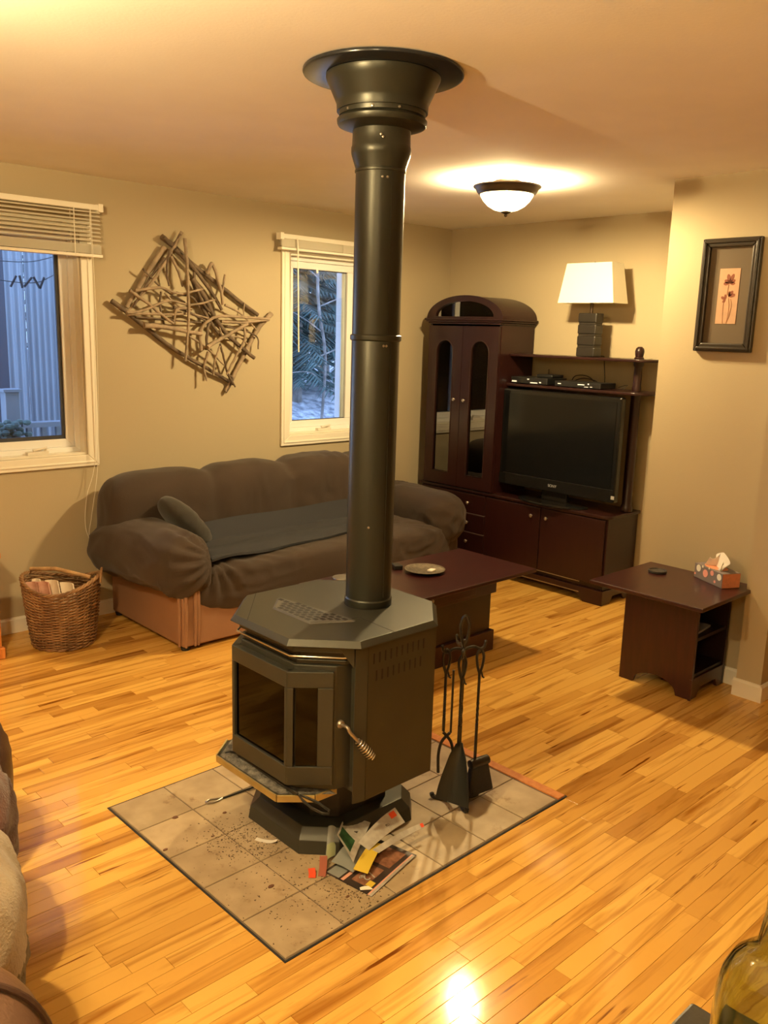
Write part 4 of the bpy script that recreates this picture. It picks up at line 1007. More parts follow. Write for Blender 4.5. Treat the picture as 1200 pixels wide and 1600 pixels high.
# ================================================================== PINE CABINET at the left edge
pc_ = thing('pine_cabinet', 'orange pine cabinet cut off by the left edge of the photo beside the basket', 'cabinet', (-.18, 2.81, 0))
G().box(-.58, .218, 2.66, 2.985, .06, .52).build('body', 'pine', pc_, bevel=.004, smooth=False)
G().box(-.60, .235, 2.645, 2.99, .5205, .552).build('top', 'pine', pc_, bevel=.006, smooth=False)
G().box(-.595, .230, 2.648, 2.988, .0005, .0595).build('plinth', 'pine', pc_, bevel=.005, smooth=False)
for a, b in ((-.565, -.19), (-.17, .205)):
    d = G().box(a, b, 2.644, 2.6595, .09, .49).build('door', 'pine', pc_, bevel=.004, smooth=False)
    G().lathe([(.004, 0), (.005, .012), (.014, .020), (.013, .028), (.004, .032)], (0, 0), 16, M=Matrix.Translation((b - .04 if a < -.3 else a + .04, 2.644, .32)) @ Matrix.Rotation(PI / 2, 4, 'X')).build('knob', 'pine', d)
for z in (.24, .39): G().box(.2185, .2225, 2.665, 2.98, z, z + .006).build('side_groove', 'pine', pc_, smooth=False)

# ================================================================== COFFEE TABLE
ct = thing('coffee_table', 'dark red wooden coffee table with thick top between stove and couch', 'table', (1.85, 1.33, 0))
G().box(1.27, 2.445, 1.045, 1.600, .436, .455).build('tabletop', 'mahogany_table', ct, bevel=.003, smooth=False)
G().box(1.36, 2.275, 1.175, 1.50, .325, .4355).build('apron', 'mahogany_table', ct, bevel=.002, smooth=False)
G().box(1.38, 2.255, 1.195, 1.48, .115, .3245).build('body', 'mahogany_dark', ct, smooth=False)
G().box(1.36, 2.275, 1.175, 1.50, .0005, .1145).build('plinth', 'mahogany_table', ct, bevel=.003, smooth=False)
d = G().box(1.55, 2.10, 1.166, 1.1745, .345, .42).build('drawer', 'mahogany_table', ct, bevel=.002, smooth=False)
G().lathe([(.003, 0), (.004, .01), (.010, .016), (.009, .022), (.003, .024)], (0, 0), 14, M=Matrix.Translation((1.75, 1.166, .382)) @ Matrix.Rotation(PI / 2, 4, 'X')).build('knob', 'chrome_dull', d)
tp = .4552
pt = G().lathe([(.030, tp), (.050, tp + .001), (.090, tp + .012), (.104, tp + .017), (.106, tp + .019), (.103, tp + .0195), (.088, tp + .015), (.050, tp + .005), (.0001, tp + .004)], (1.915, 1.365), 48).build('silver_plate', 'plate_silver', None)
tag(pt, 'round tarnished silver plate on the coffee table right of the stove pipe', 'plate')
tag(G().box(1.915, 1.960, 1.322, 1.352, tp + .0065, tp + .016, rotz(.3, (1.935, 1.335, 0))).build('paper_packet', 'paper_white', None, bevel=.001, smooth=False), 'small white folded packet lying on the silver plate', 'packet')
rm = G().box(1.82, 1.865, 1.47, 1.535, tp, tp + .024, rotz(-.4, (1.84, 1.50, 0))).build('lighter_box', 'remote_black', None, bevel=.004, smooth=False); tag(rm, 'small black box on the coffee table peeking out right of the stove pipe', 'box')
tag(G().lathe([(.0001, tp), (.048, tp), (.050, tp + .003), (.048, tp + .006), (.0001, tp + .006)], (1.50, 1.575 - .035), 32).build('round_coaster', 'chrome_dull', None), 'round coaster on the coffee table half hidden behind the stove lid', 'coaster')

# ================================================================== END TABLE
ET = .530
et = thing('end_table', 'dark red square end table with open shelves by the right wall', 'table', (2.60, .33, 0))
G().box(2.262, 2.826, .020, .600, ET - .019, ET).build('tabletop', 'mahogany_table', et, bevel=.004, smooth=False)
def arched(y0, y1, x, th):
    """panel in the y-z plane with an arched foot cut-out"""
    P = [(y0, .0005), (y0 + .075, .0005)]
    P += [(y0 + .085 + (y1 - y0 - .17) * f, .030 + .040 * math.sin(PI * f) ** .6) for f in [i / 14 for i in range(15)]]
    P += [(y1 - .075, .0005), (y1, .0005), (y1, ET - .0195), (y0, ET - .0195)]
    return P
g = G(); g.prism(arched(.142, .525, 2.49, .02), 2.482, 2.502, 'x'); g.build('front_panel', 'mahogany_table', et, bevel=.002, smooth=False)
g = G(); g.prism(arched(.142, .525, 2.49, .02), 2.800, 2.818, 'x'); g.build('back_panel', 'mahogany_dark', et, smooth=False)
G().box(2.476, 2.4815, .137, .150, .0005, .105).build('corner_foot', 'mahogany_table', et, smooth=False)
G().box(2.470, 2.4815, .150, .530, .095, .107).build('base_moulding', 'mahogany_table', et, smooth=False) if False else None
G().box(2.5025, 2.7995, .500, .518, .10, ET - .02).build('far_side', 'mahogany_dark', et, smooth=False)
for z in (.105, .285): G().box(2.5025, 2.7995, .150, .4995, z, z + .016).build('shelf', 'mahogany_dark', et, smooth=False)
g = G(); g.prism([(2.5025, .0005), (2.545, .0005), (2.575, .045), (2.73, .045), (2.755, .0005), (2.7995, .0005), (2.7995, .104), (2.5025, .104)], .142, .158, 'y'); g.build('kick_rail', 'mahogany_table', et, bevel=.002, smooth=False)
tag(G().box(2.53, 2.72, .18, .34, .3015, .312, rotz(.1, (2.6, .26, 0))).build('folded_magazine', 'grey_print', None, bevel=.001, smooth=False), 'grey magazine lying on the middle shelf of the end table', 'magazine')
tag(G().lathe([(.0001, ET + .0004), (.042, ET + .0004), (.045, ET + .004), (.045, ET + .013), (.040, ET + .013), (.038, ET + .008), (.0001, ET + .007)], (2.655, .462), 36).build('round_dish', 'coaster_dark', None), 'small dark round dish on the end table near the wall corner', 'dish')
# tissue box
tb = thing('tissue_box', 'tissue box with dotted grey side and orange end on the end table', 'box', (2.70, .20, ET))
TBM = Matrix.Translation((2.728, .190, 0)) @ Matrix.Rotation(math.radians(-28), 4, 'Z')
l2, w2_, h2 = .108, .050, .072   # long side along local y
G().box(-w2_, w2_, -l2, l2, ET + .0006, ET + h2, TBM).build('carton', 'tissue_grey', tb, bevel=.0015, smooth=False)
G().box(-w2_ + .002, w2_ - .002, -l2 - .0012, -l2 - .0002, ET + .002, ET + h2 - .002, TBM).build('end_print', 'tissue_orange', tb, smooth=False, label='orange end of the carton')
dots = ((-.085, .050, .016, 'tissue_cream'), (-.030, .055, .013, 'tissue_pink'), (.02, .040, .019, 'tissue_pink'), (.075, .052, .017, 'tissue_cream'), (-.055, .020, .007, 'tissue_pink'), (.045, .068, .006, 'tissue_cream'), (-.005, .072, .005, 'tissue_cream'), (.10, .020, .006, 'tissue_pink'))
for (y, z, r, m_) in dots:
    M = TBM @ Matrix.Translation((-w2_ - .0002, y, ET + z)) @ Matrix.Rotation(-PI / 2, 4, 'Y')
    G().lathe([(r, 0), (r, .0010)], (0, 0), 22, M=M).build('printed_dot', m_, tb, smooth=False)
G().lathe([(.042, 0), (.042, .001)], (0, 0), 28, M=TBM @ Matrix.Translation((0, .01, ET + h2 + .0002)) @ Matrix.Scale(1.7, 4, (0, 1, 0))).build('top_print', 'tissue_orange', tb, smooth=False)
def tis(u, v):
    a = (u - .5) * 2; s = v
    x = .030 * a * (1 - .2 * s) + .008 * math.sin(4 * a) * s; y = -.005 + (.045 + .035 * s) * math.sin(a * 2.6) - .028 * s
    z = ET + h2 - .006 + .085 * s * (1 - .45 * abs(a)) + .005 * math.sin(5 * a + 2) * s
    return TBM @ Vector((x, y, z))
G().sheet(tis, 30, 12, .0012).build('tissue', 'paper_white', tb, ang=80)
def tis2(u, v):
    a = (u - .5) * 2; return TBM @ Vector((.036 * math.cos(a * 2.2) * (1 - .5 * v) - .01, .060 * a * (1 - .15 * v) - .012 * v, ET + h2 - .004 + .062 * v + .020 * v * math.cos(a * 4)))
G().sheet(tis2, 26, 10, .0012).build('tissue', 'paper_white', tb, ang=80)

# ================================================================== WALL UNIT
wu = thing('wall_unit', 'dark red wooden wall unit with arched glass cupboard and open shelves along the far wall', 'cabinet', (3.6, 2.06, 0))
FX = 3.425; BXK = 3.772; VY0, VY1 = 1.240, 2.865; BT = .585
G().box(FX, BXK, VY0, VY1, .125, BT - .022).build('carcass', 'mahogany', wu, bevel=.002, smooth=False)
g = G(); r = .05; P = [(FX - .022, VY1 + .02), (BXK + .004, VY1 + .02), (BXK + .004, VY0 - .016), (FX + .03, VY0 - .016)] + [(FX - .022 + r - r * math.cos(t), VY0 - .016 + r - r * math.sin(t)) for t in [PI / 2 * (1 - i / 6) for i in range(7)]]
g.prism(P, BT - .0215, BT); g.build('base_top', 'mahogany', wu, bevel=.005, smooth=False)
G().box(FX + .012, BXK, VY0 + .012, VY1 - .012, .0955, .1245).build('base_rail', 'mahogany_dark', wu, smooth=False)
# plinth with a shaped cut-out
P = [(VY0 - .004, .0005), (VY0 + .14, .0005), (VY0 + .165, .030), (VY0 + .20, .052), (VY1 - .20, .052), (VY1 - .165, .030), (VY1 - .14, .0005), (VY1, .0005), (VY1, .095), (VY0 - .004, .095)]
G().prism(P, FX - .012, FX + .008, 'x').build('plinth', 'mahogany', wu, bevel=.002, smooth=False)
P = [(FX + .0085, .0005), (FX + .09, .0005), (FX + .12, .045), (BXK - .12, .045), (BXK - .09, .0005), (BXK, .0005), (BXK, .095), (FX + .0085, .095)]
G().prism(P, VY0, VY0 + .018, 'y').build('side_plinth', 'mahogany', wu, bevel=.002, smooth=False)
for z, s in ((.1265, .008), (.055, .004)):
    G().box(FX - .0160, FX - .0125, VY0 + .17, VY1 - .10, z if z > .1 else z + .002, (z if z > .1 else z + .002) + .005).build('light_line', 'chrome_dull', wu, smooth=False)
def knob(par, y, z, x=None):
    x = FX - .018 if x is None else x
    G().lathe([(.0035, 0), (.004, .010), (.011, .016), (.012, .020), (.009, .024), (.0001, .026)], (0, 0), 16, M=Matrix.Translation((x, y, z)) @ Matrix.Rotation(-PI / 2, 4, 'Y')).build('knob', 'chrome_dull', par)
for (za, zb) in ((.415, .555), (.276, .409), (.137, .270)):
    d = G().box(FX - .018, FX - .0005, 2.232, 2.855, za, zb).build('drawer', 'mahogany', wu, bevel=.004, smooth=False)
    G().box(FX - .0186, FX - .0005, 2.232, 2.855, za - .0045, za - .0006).build('edge_strip', 'edge_pale', d, smooth=False, label='pale lower edge')  # thin strip paler than the drawer front
    knob(d, 2.38, (za + zb) / 2 + .006); knob(d, 2.70, (za + zb) / 2 + .006)
for (a, b, kx) in ((1.752, 2.224, 1.815), (1.252, 1.746, 1.692)):
    d = G().box(FX - .018, FX - .0005, a, b, .137, .555).build('door', 'mahogany', wu, bevel=.004, smooth=False); knob(d, kx, .495)
# tower
TFX = 3.415; T0, T1 = 2.170, 2.832; TZ0, TZ1 = BT + .0005, 1.740
for nm, (a, b, c, d_, e, f) in {'tower_side': (TFX, BXK, T0, T0 + .018, TZ0, TZ1), 'tower_side.': (TFX, BXK, T1 - .018, T1, TZ0, TZ1), 'tower_back': (BXK - .012, BXK, T0 + .0185, T1 - .0185, TZ0, TZ1), 'tower_floor': (TFX + .004, BXK - .0125, T0 + .0185, T1 - .0185, TZ0, TZ0 + .018)}.items():
    G().box(a, b, c, d_, e, f).build(nm.strip('.'), 'mahogany' if 'side' in nm else 'cabinet_inside', wu, smooth=False)
for z in (.88, 1.15, 1.42): G().box(TFX + .03, BXK - .0125, T0 + .0185, T1 - .0185, z, z + .014).build('inner_shelf', 'cabinet_inside', wu, smooth=False)
def tower_door(y0, y1, kn):
    w = y1 - y0; s = .082; a0, a1 = y0 + s, y1 - s; cz = 1.545; r = (a1 - a0) / 2; cy = (a0 + a1) / 2
    zb = TZ0 + .10; g = G(); N_ = 16
    arc = [(cy - r * math.cos(PI * i / N_), cz + r * 1.05 * math.sin(PI * i / N_)) for i in range(N_ + 1)]
    inner = [(a0, zb)] + arc + [(a1, zb)]
    zt = TZ1 - .012; zl = TZ0 + .008
    outer = [(y0, zl)] + [(y0 + w * i / N_, zt) for i in range(N_ + 1)] + [(y1, zl)]
    x0, x1 = TFX - .020, TFX - .001; n_ = len(inner); V = []; F = []
    for x in (x0, x1):
        V += [(x, *p) for p in outer] + [(x, *p) for p in inner]
    K = 2 * n_
    for i in range(n_):
        j = (i + 1) % n_
        F += [(i, j, n_ + j, n_ + i), (K + i, K + n_ + i, K + n_ + j, K + j), (i, K + i, K + j, j), (n_ + i, n_ + j, K + n_ + j, K + n_ + i)]
    g.add(V, F); d = g.build('tower_door', 'mahogany', wu, smooth=False)
    pg = [(a0 - .006, zb - .006)] + [(cy - (r + .006) * math.cos(PI * i / N_), cz + (r + .006) * 1.05 * math.sin(PI * i / N_)) for i in range(N_ + 1)] + [(a1 + .006, zb - .006)]
    G().prism(pg, TFX - .008, TFX - .004, 'x').build('glass_pane', 'door_glass', d, smooth=False)
    g = G(); g.tube([(TFX - .021, *p) for p in inner], .0035, 6, closed=True); g.build('pane_bead', 'mahogany', d)
    knob(d, kn, 1.215, TFX - .020)
tower_door(T0 + .004, 2.499, 2.455); tower_door(2.503, T1 - .004, 2.548)
# cornice and barrel arch
g = G()
for (z0_, z1_, e) in ((TZ1 + .0005, TZ1 + .014, .010), (TZ1 + .0142, TZ1 + .026, .022), (TZ1 + .0262, TZ1 + .038, .030)):
    G().box(TFX - .010 - e, BXK + .004, T0 - e, T1 + e, z0_, z1_).build('cornice', 'mahogany', wu, bevel=.004, smooth=False)
AZ = TZ1 + .0385; AW = (T1 - T0) / 2 + .018; AH = .155; AY = (T0 + T1) / 2; N_ = 28
def arcp(w, h, z=AZ): return [(AY - w * math.cos(PI * i / N_), z + h * math.sin(PI * i / N_)) for i in range(N_ + 1)]
g = G(); o1 = arcp(AW, AH); i1 = arcp(AW - .014, AH - .014); V = []; F = []
for x in (TFX + .010, BXK): V += [(x, *p) for p in o1] + [(x, *p) for p in i1]
n_ = N_ + 1; K = 2 * n_
for i in range(N_):
    j = i + 1; F += [(i, j, n_ + j, n_ + i), (K + i, K + n_ + i, K + n_ + j, K + j), (i, K + i, K + j, j), (n_ + i, n_ + j, K + n_ + j, K + n_ + i)]
F += [(0, n_, K + n_, K), (N_, K + N_, K + n_ + N_, n_ + N_)]
g.add(V, F); g.build('barrel_roof', 'mahogany', wu, ang=40)
G().prism(i1, BXK - .012, BXK - .002, 'x').build('arch_back', 'cabinet_inside', wu, smooth=False)
g = G(); i2 = arcp(AW - .078, AH - .050, AZ + .014); V = []; F = []; o1 = arcp(AW + .004, AH + .004)
for x in (TFX - .022, TFX + .0095): V += [(x, *p) for p in o1] + [(x, *p) for p in i2]
for i in range(N_):
    j = i + 1; F += [(i, j, n_ + j, n_ + i), (K + i, K + n_ + i, K + n_ + j, K + j), (i, K + i, K + j, j), (n_ + i, n_ + j, K + n_ + j, K + n_ + i)]
F += [(0, n_, K + n_, K), (N_, K + N_, K + n_ + N_, n_ + N_), (0, N_, n_ + N_, n_), (K, K + n_, K + n_ + N_, K + N_)]
g.add(V, F); ap = g.build('arch_front', 'mahogany', wu, smooth=False)
G().prism(arcp(AW - .074, AH - .046, AZ + .013), TFX - .006, TFX - .002, 'x').build('lunette_pane', 'door_glass', ap, smooth=False)
# glasses inside the tower
for k, (y, h) in enumerate(((2.30, .13), (2.345, .16), (2.27, .10))):
    pass
# shelves and the turned post
SY0 = 1.10
def shelf(z0_, z1_, fx, e):
    P = [(fx, T0 - .0005), (BXK, T0 - .0005), (BXK, SY0)] + [(fx + .17 - .17 * math.sin(t), SY0 + .10 - .10 * math.cos(t)) for t in [PI / 2 * i / 8 for i in range(9)]]
    return G().prism(P, z0_, z1_).build('shelf', 'mahogany', wu, bevel=.004, smooth=False)
shelf(1.535, 1.552, 3.515, 0); shelf(1.335, 1.353, 3.495, 0)
PX_, PY_ = 3.655, 1.262
G().lathe([(.030, BT + .0005), (.038, BT + .004), (.040, BT + .02), (.036, BT + .035), (.031, BT + .05), (.032, 1.0), (.030, 1.30), (.034, 1.3345)], (PX_, PY_), 24).build('post', 'mahogany', wu)
G().lathe([(.028, 1.3535), (.029, 1.37), (.025, 1.39), (.026, 1.45), (.024, 1.50), (.031, 1.515), (.032, 1.5345)], (PX_, PY_), 24).build('post', 'mahogany', wu)
G().lathe([(.030, 1.5525), (.031, 1.556), (.024, 1.565), (.027, 1.582), (.0285, 1.600), (.024, 1.616), (.014, 1.626), (.0001, 1.628)], (PX_, PY_), 24).build('finial', 'mahogany', wu)

# ---- television
tv = thing('television', 'flat black television standing on the wall unit under the open shelves', 'television', (3.52, 1.70, BT + .0005))
TVX = 3.475
def tvM(): return Matrix.Translation((TVX, 1.712, 0)) @ Matrix.Rotation(math.radians(0), 4, 'Z')
M = tvM(); W = .464
G().box(0, .055, -W, W, .660, 1.318, M).build('case', 'tv_black', tv, bevel=.010, smooth=False)
G().box(.0555, .095, -.30, .30, .72, 1.24, M).build('back_bulge', 'tv_black', tv, bevel=.01, smooth=False)
G().box(-.0035, -.0005, -W + .030, W - .030, .745, 1.288, M).build('screen', 'tv_screen', tv, smooth=False)
G().box(-.004, -.0002, -W + .004, W - .004, .664, .738, M).build('lower_bezel', 'tv_black', tv, bevel=.0015, smooth=False)
G().tube([(TVX - .0045, 1.695 - W + .026, .742), (TVX - .0045, 1.695 + W - .026, .742)], .0016, 6).build('bezel_line', 'device_black', tv)
text('logo', 'SONY', .026, 'grey_print', Matrix.Translation((TVX - .0052, 1.715, .702)) @ Matrix(((0, 0, -1, 0), (-1, 0, 0, 0), (0, 1, 0, 0), (0, 0, 0, 1))), tv)
G().box(TVX - .0048, TVX - .0040, 1.695 - W + .012, 1.695 - W + .036, .684, .706).build('sticker', 'grey_print', tv, smooth=False)
g = G(); g.lathe([(.001, 0), (1, 0), (1, .006), (.96, .011), (.001, .012)], (0, 0), 48, M=Matrix.Translation((TVX + .01, 1.715, BT + .001)) @ Matrix.Scale(.125, 4, (1, 0, 0)) @ Matrix.Scale(.27, 4, (0, 1, 0)))
g.build('foot', 'tv_black', tv)
G().box(TVX + .02, TVX + .05, 1.615, 1.815, BT + .0135, .6595).build('neck', 'tv_black', tv, bevel=.004, smooth=False)
# ---- boxes on the lower shelf
sz = 1.3535
b = thing('cable_box', 'black cable box with white display at the left end of the lower open shelf', 'box', (3.62, 2.03, sz))
G().box(3.525, 3.745, 1.85, 2.155, sz + .004, sz + .046).build('casing', 'device_black', b, bevel=.003, smooth=False)
for y in (1.88, 2.12):
    for x in (3.55, 3.72): G().lathe([(.010, sz), (.010, sz + .0035)], (x, y), 10).build('rubber_foot', 'device_black', b)
for (a, c, z0_, z1_) in ((2.105, 2.145, .010, .020), (1.93, 1.99, .008, .015), (2.00, 2.016, .030, .037), (1.90, 1.915, .012, .020)):
    G().box(3.5235, 3.5249, a, c, sz + z0_, sz + z1_).build('display', 'led_white', b, smooth=False)
b = thing('router', 'small black rounded router standing on top of the left cable box', 'box', (3.64, 1.93, sz + .0465))
G().box(3.59, 3.72, 1.86, 1.99, sz + .0465, sz + .068).build('casing', 'device_black', b, bevel=.006)
G().tube([(3.70, 1.97, sz + .068), (3.705, 1.975, sz + .10)], .004, 8).build('antenna', 'device_black', b)
b = thing('media_player', 'flat black media player with small lights in the middle of the lower open shelf', 'box', (3.60, 1.62, sz))
G().box(3.525, 3.70, 1.44, 1.79, sz + .003, sz + .038).build('casing', 'device_black', b, bevel=.003, smooth=False)
for y in (1.46, 1.77):
    for x in (3.54, 3.68): G().lathe([(.008, sz), (.008, sz + .0025)], (x, y), 10).build('rubber_foot', 'device_black', b)
for (a, c, z0_, z1_) in ((1.56, 1.61, .020, .026), (1.525, 1.535, .026, .033), (1.50, 1.515, .010, .014), (1.53, 1.56, .008, .012), (1.74, 1.765, .018, .023)):
    G().box(3.5235, 3.5249, a, c, sz + z0_, sz + z1_).build('display', 'led_white', b, smooth=False)
for k, (pts, lb) in enumerate((([(3.72, 1.80, sz + .01), (3.71, 1.77, sz + .06), (3.70, 1.71, sz + .075), (3.71, 1.65, sz + .065), (3.73, 1.60, sz + .02)], 'black cable arching behind the media player'),
                              ([(3.73, 1.82, sz + .01), (3.73, 1.75, sz + .045), (3.72, 1.68, sz + .055), (3.73, 1.61, sz + .04), (3.74, 1.58, sz + .01)], 'second lower black cable arch behind the media player'),
                              ([(3.70, 1.42, sz + .012), (3.69, 1.37, sz + .028), (3.66, 1.33, sz + .03), (3.64, 1.36, sz + .006), (3.68, 1.41, sz + .004)], 'thin black cable end sticking out right of the media player'))):
    tag(G().tube(catmull(pts, 6), .0035 if k < 2 else .002, 7).build('cable', 'cord_black', None), lb, 'cable')

# ---- table lamp on the upper shelf
LX, LY, LZ = 3.600, 1.598, 1.5525
la = thing('table_lamp', 'unlit table lamp with black notched block base and white rectangular shade', 'lamp', (LX, LY, LZ))
sg_ = [(0, .068), (.073, .068), (.145, .068), (.218, .070)]
for k in range(4):
    z_ = LZ + .001 + k * .0715; G().box(LX - .042, LX + .042, LY - .068, LY + .068, z_, z_ + .058).build('base_block', 'lamp_base_black', la, bevel=.006, smooth=False)
    if k < 3: G().box(LX - .039, LX + .039, LY - .061, LY + .061, z_ + .0582, z_ + .0713).build('base_notch', 'lamp_base_black', la, smooth=False)
G().lathe([(.010, LZ + .2742), (.010, LZ + .42)], (LX, LY), 16).build('neck', 'bronze', la)
g = G(); z0_, z1_ = LZ + .335, LZ + .580; th = .0025
def rr(wx, wy, z): return [Vector((LX + a * wx, LY + b_ * wy, z)) for a, b_ in ((-1, -1), (1, -1), (1, 1), (-1, 1))]
g.loft([rr(.082, .207, z0_), rr(.066, .165, z1_), rr(.066 - th, .165 - th, z1_), rr(.082 - th, .207 - th, z0_)], closed=True); g.build('shade', 'shade_white', la, smooth=False)
g = G()
for a, b_ in ((1, 0), (-1, 0), (0, 1), (0, -1)): g.tube([(LX, LY, LZ + .560), (LX + a * .0640, LY + b_ * .1630, LZ + .568)], .0015, 5)
g.tube([(LX, LY, LZ + .42), (LX, LY, LZ + .575)], .003, 8); g.lathe([(.006, LZ + .575), (.008, LZ + .583), (.0001, LZ + .592)], (LX, LY), 10); g.build('shade_spider', 'bronze', la)
G().tube(catmull([(3.655, 1.58, 1.560), (3.76, 1.595, 1.557), (3.781, 1.595, 1.548), (3.782, 1.59, 1.50), (3.775, 1.575, 1.42), (3.77, 1.57, 1.37)], 6), .003, 6).build('power_cord', 'cord_black', la)

# ================================================================== FRAMED PICTURE
pf = thing('framed_picture', 'black framed print of brown flowers on pink paper hanging on the right wall', 'picture', (2.83, .333, 1.62))
y0, y1, z0_, z1_ = .190, .476, 1.624, 2.148
def ringx(g, y0, y1, z0, z1, w, x0, x1):
    O = [(y0, z0), (y1, z0), (y1, z1), (y0, z1)]; I = [(y0 + w, z0 + w), (y1 - w, z0 + w), (y1 - w, z1 - w), (y0 + w, z1 - w)]
    for k in range(4): j = (k + 1) % 4; g.prism([O[k], O[j], I[j], I[k]], x0, x1, 'x')
    return g
ringx(G(), y0, y1, z0_, z1_, .040, 2.812, 2.8395).build('frame', 'frame_black', pf, bevel=.005, smooth=False)
ringx(G(), y0 + .010, y1 - .010, z0_ + .010, z1_ - .010, .012, 2.8045, 2.8115).build('frame_ridge', 'frame_black', pf, bevel=.003, smooth=False)
G().box(2.830, 2.8385, y0 + .036, y1 - .036, z0_ + .036, z1_ - .036).build('mat_board', 'mat_taupe', pf, smooth=False)
ar = G().box(2.8285, 2.8299, .283, .383, 1.755, 2.010).build('print', 'art_paper', pf, smooth=False)
def petal(cy, cz, ang, L, w, m_='flower_red'):
    P = [(0, 0), (.35 * L, .45 * w), (.7 * L, .5 * w), (.95 * L, .25 * w), (L, 0), (.95 * L, -.25 * w), (.7 * L, -.5 * w), (.35 * L, -.45 * w)]
    Q = [(cy + p[0] * math.cos(ang) - p[1] * math.sin(ang), cz + p[0] * math.sin(ang) + p[1] * math.cos(ang)) for p in P]
    G().prism(Q, 2.8279, 2.8284, 'x').build('petal', m_, ar, smooth=False)
# y runs to the left in the picture, so mirrored angles
for a, L, w in ((.62 * PI, .046, .017), (.42 * PI, .044, .018), (.17 * PI, .030, .018), (-.02 * PI, .030, .016), (.83 * PI, .030, .016), (1.02 * PI, .026, .015)): petal(.330, 1.942, a, L, w)
for a, L, w in ((.70 * PI, .034, .016), (.90 * PI, .034, .016), (.55 * PI, .026, .012)): petal(.330, 1.880, a, L, w)
for a, L, w in ((.45 * PI, .024, .012), (.15 * PI, .026, .014), (-.25 * PI, .020, .012)): petal(.342, 1.868, a, L, w)
for pts in ([(.334, 1.94), (.338, 1.89)], [(.352, 1.86), (.350, 1.80), (.347, 1.757)], [(.328, 1.875), (.322, 1.82), (.328, 1.757)], [(.318, 1.87), (.311, 1.84), (.318, 1.79), (.330, 1.757)]):
    G().tube([(2.8283, *p) for p in catmull([Vector((q[0], q[1], 0)) for q in pts], 5) for p in [(p.x, p.y)]], .0011, 5).build('stem', 'stem_brown', ar)

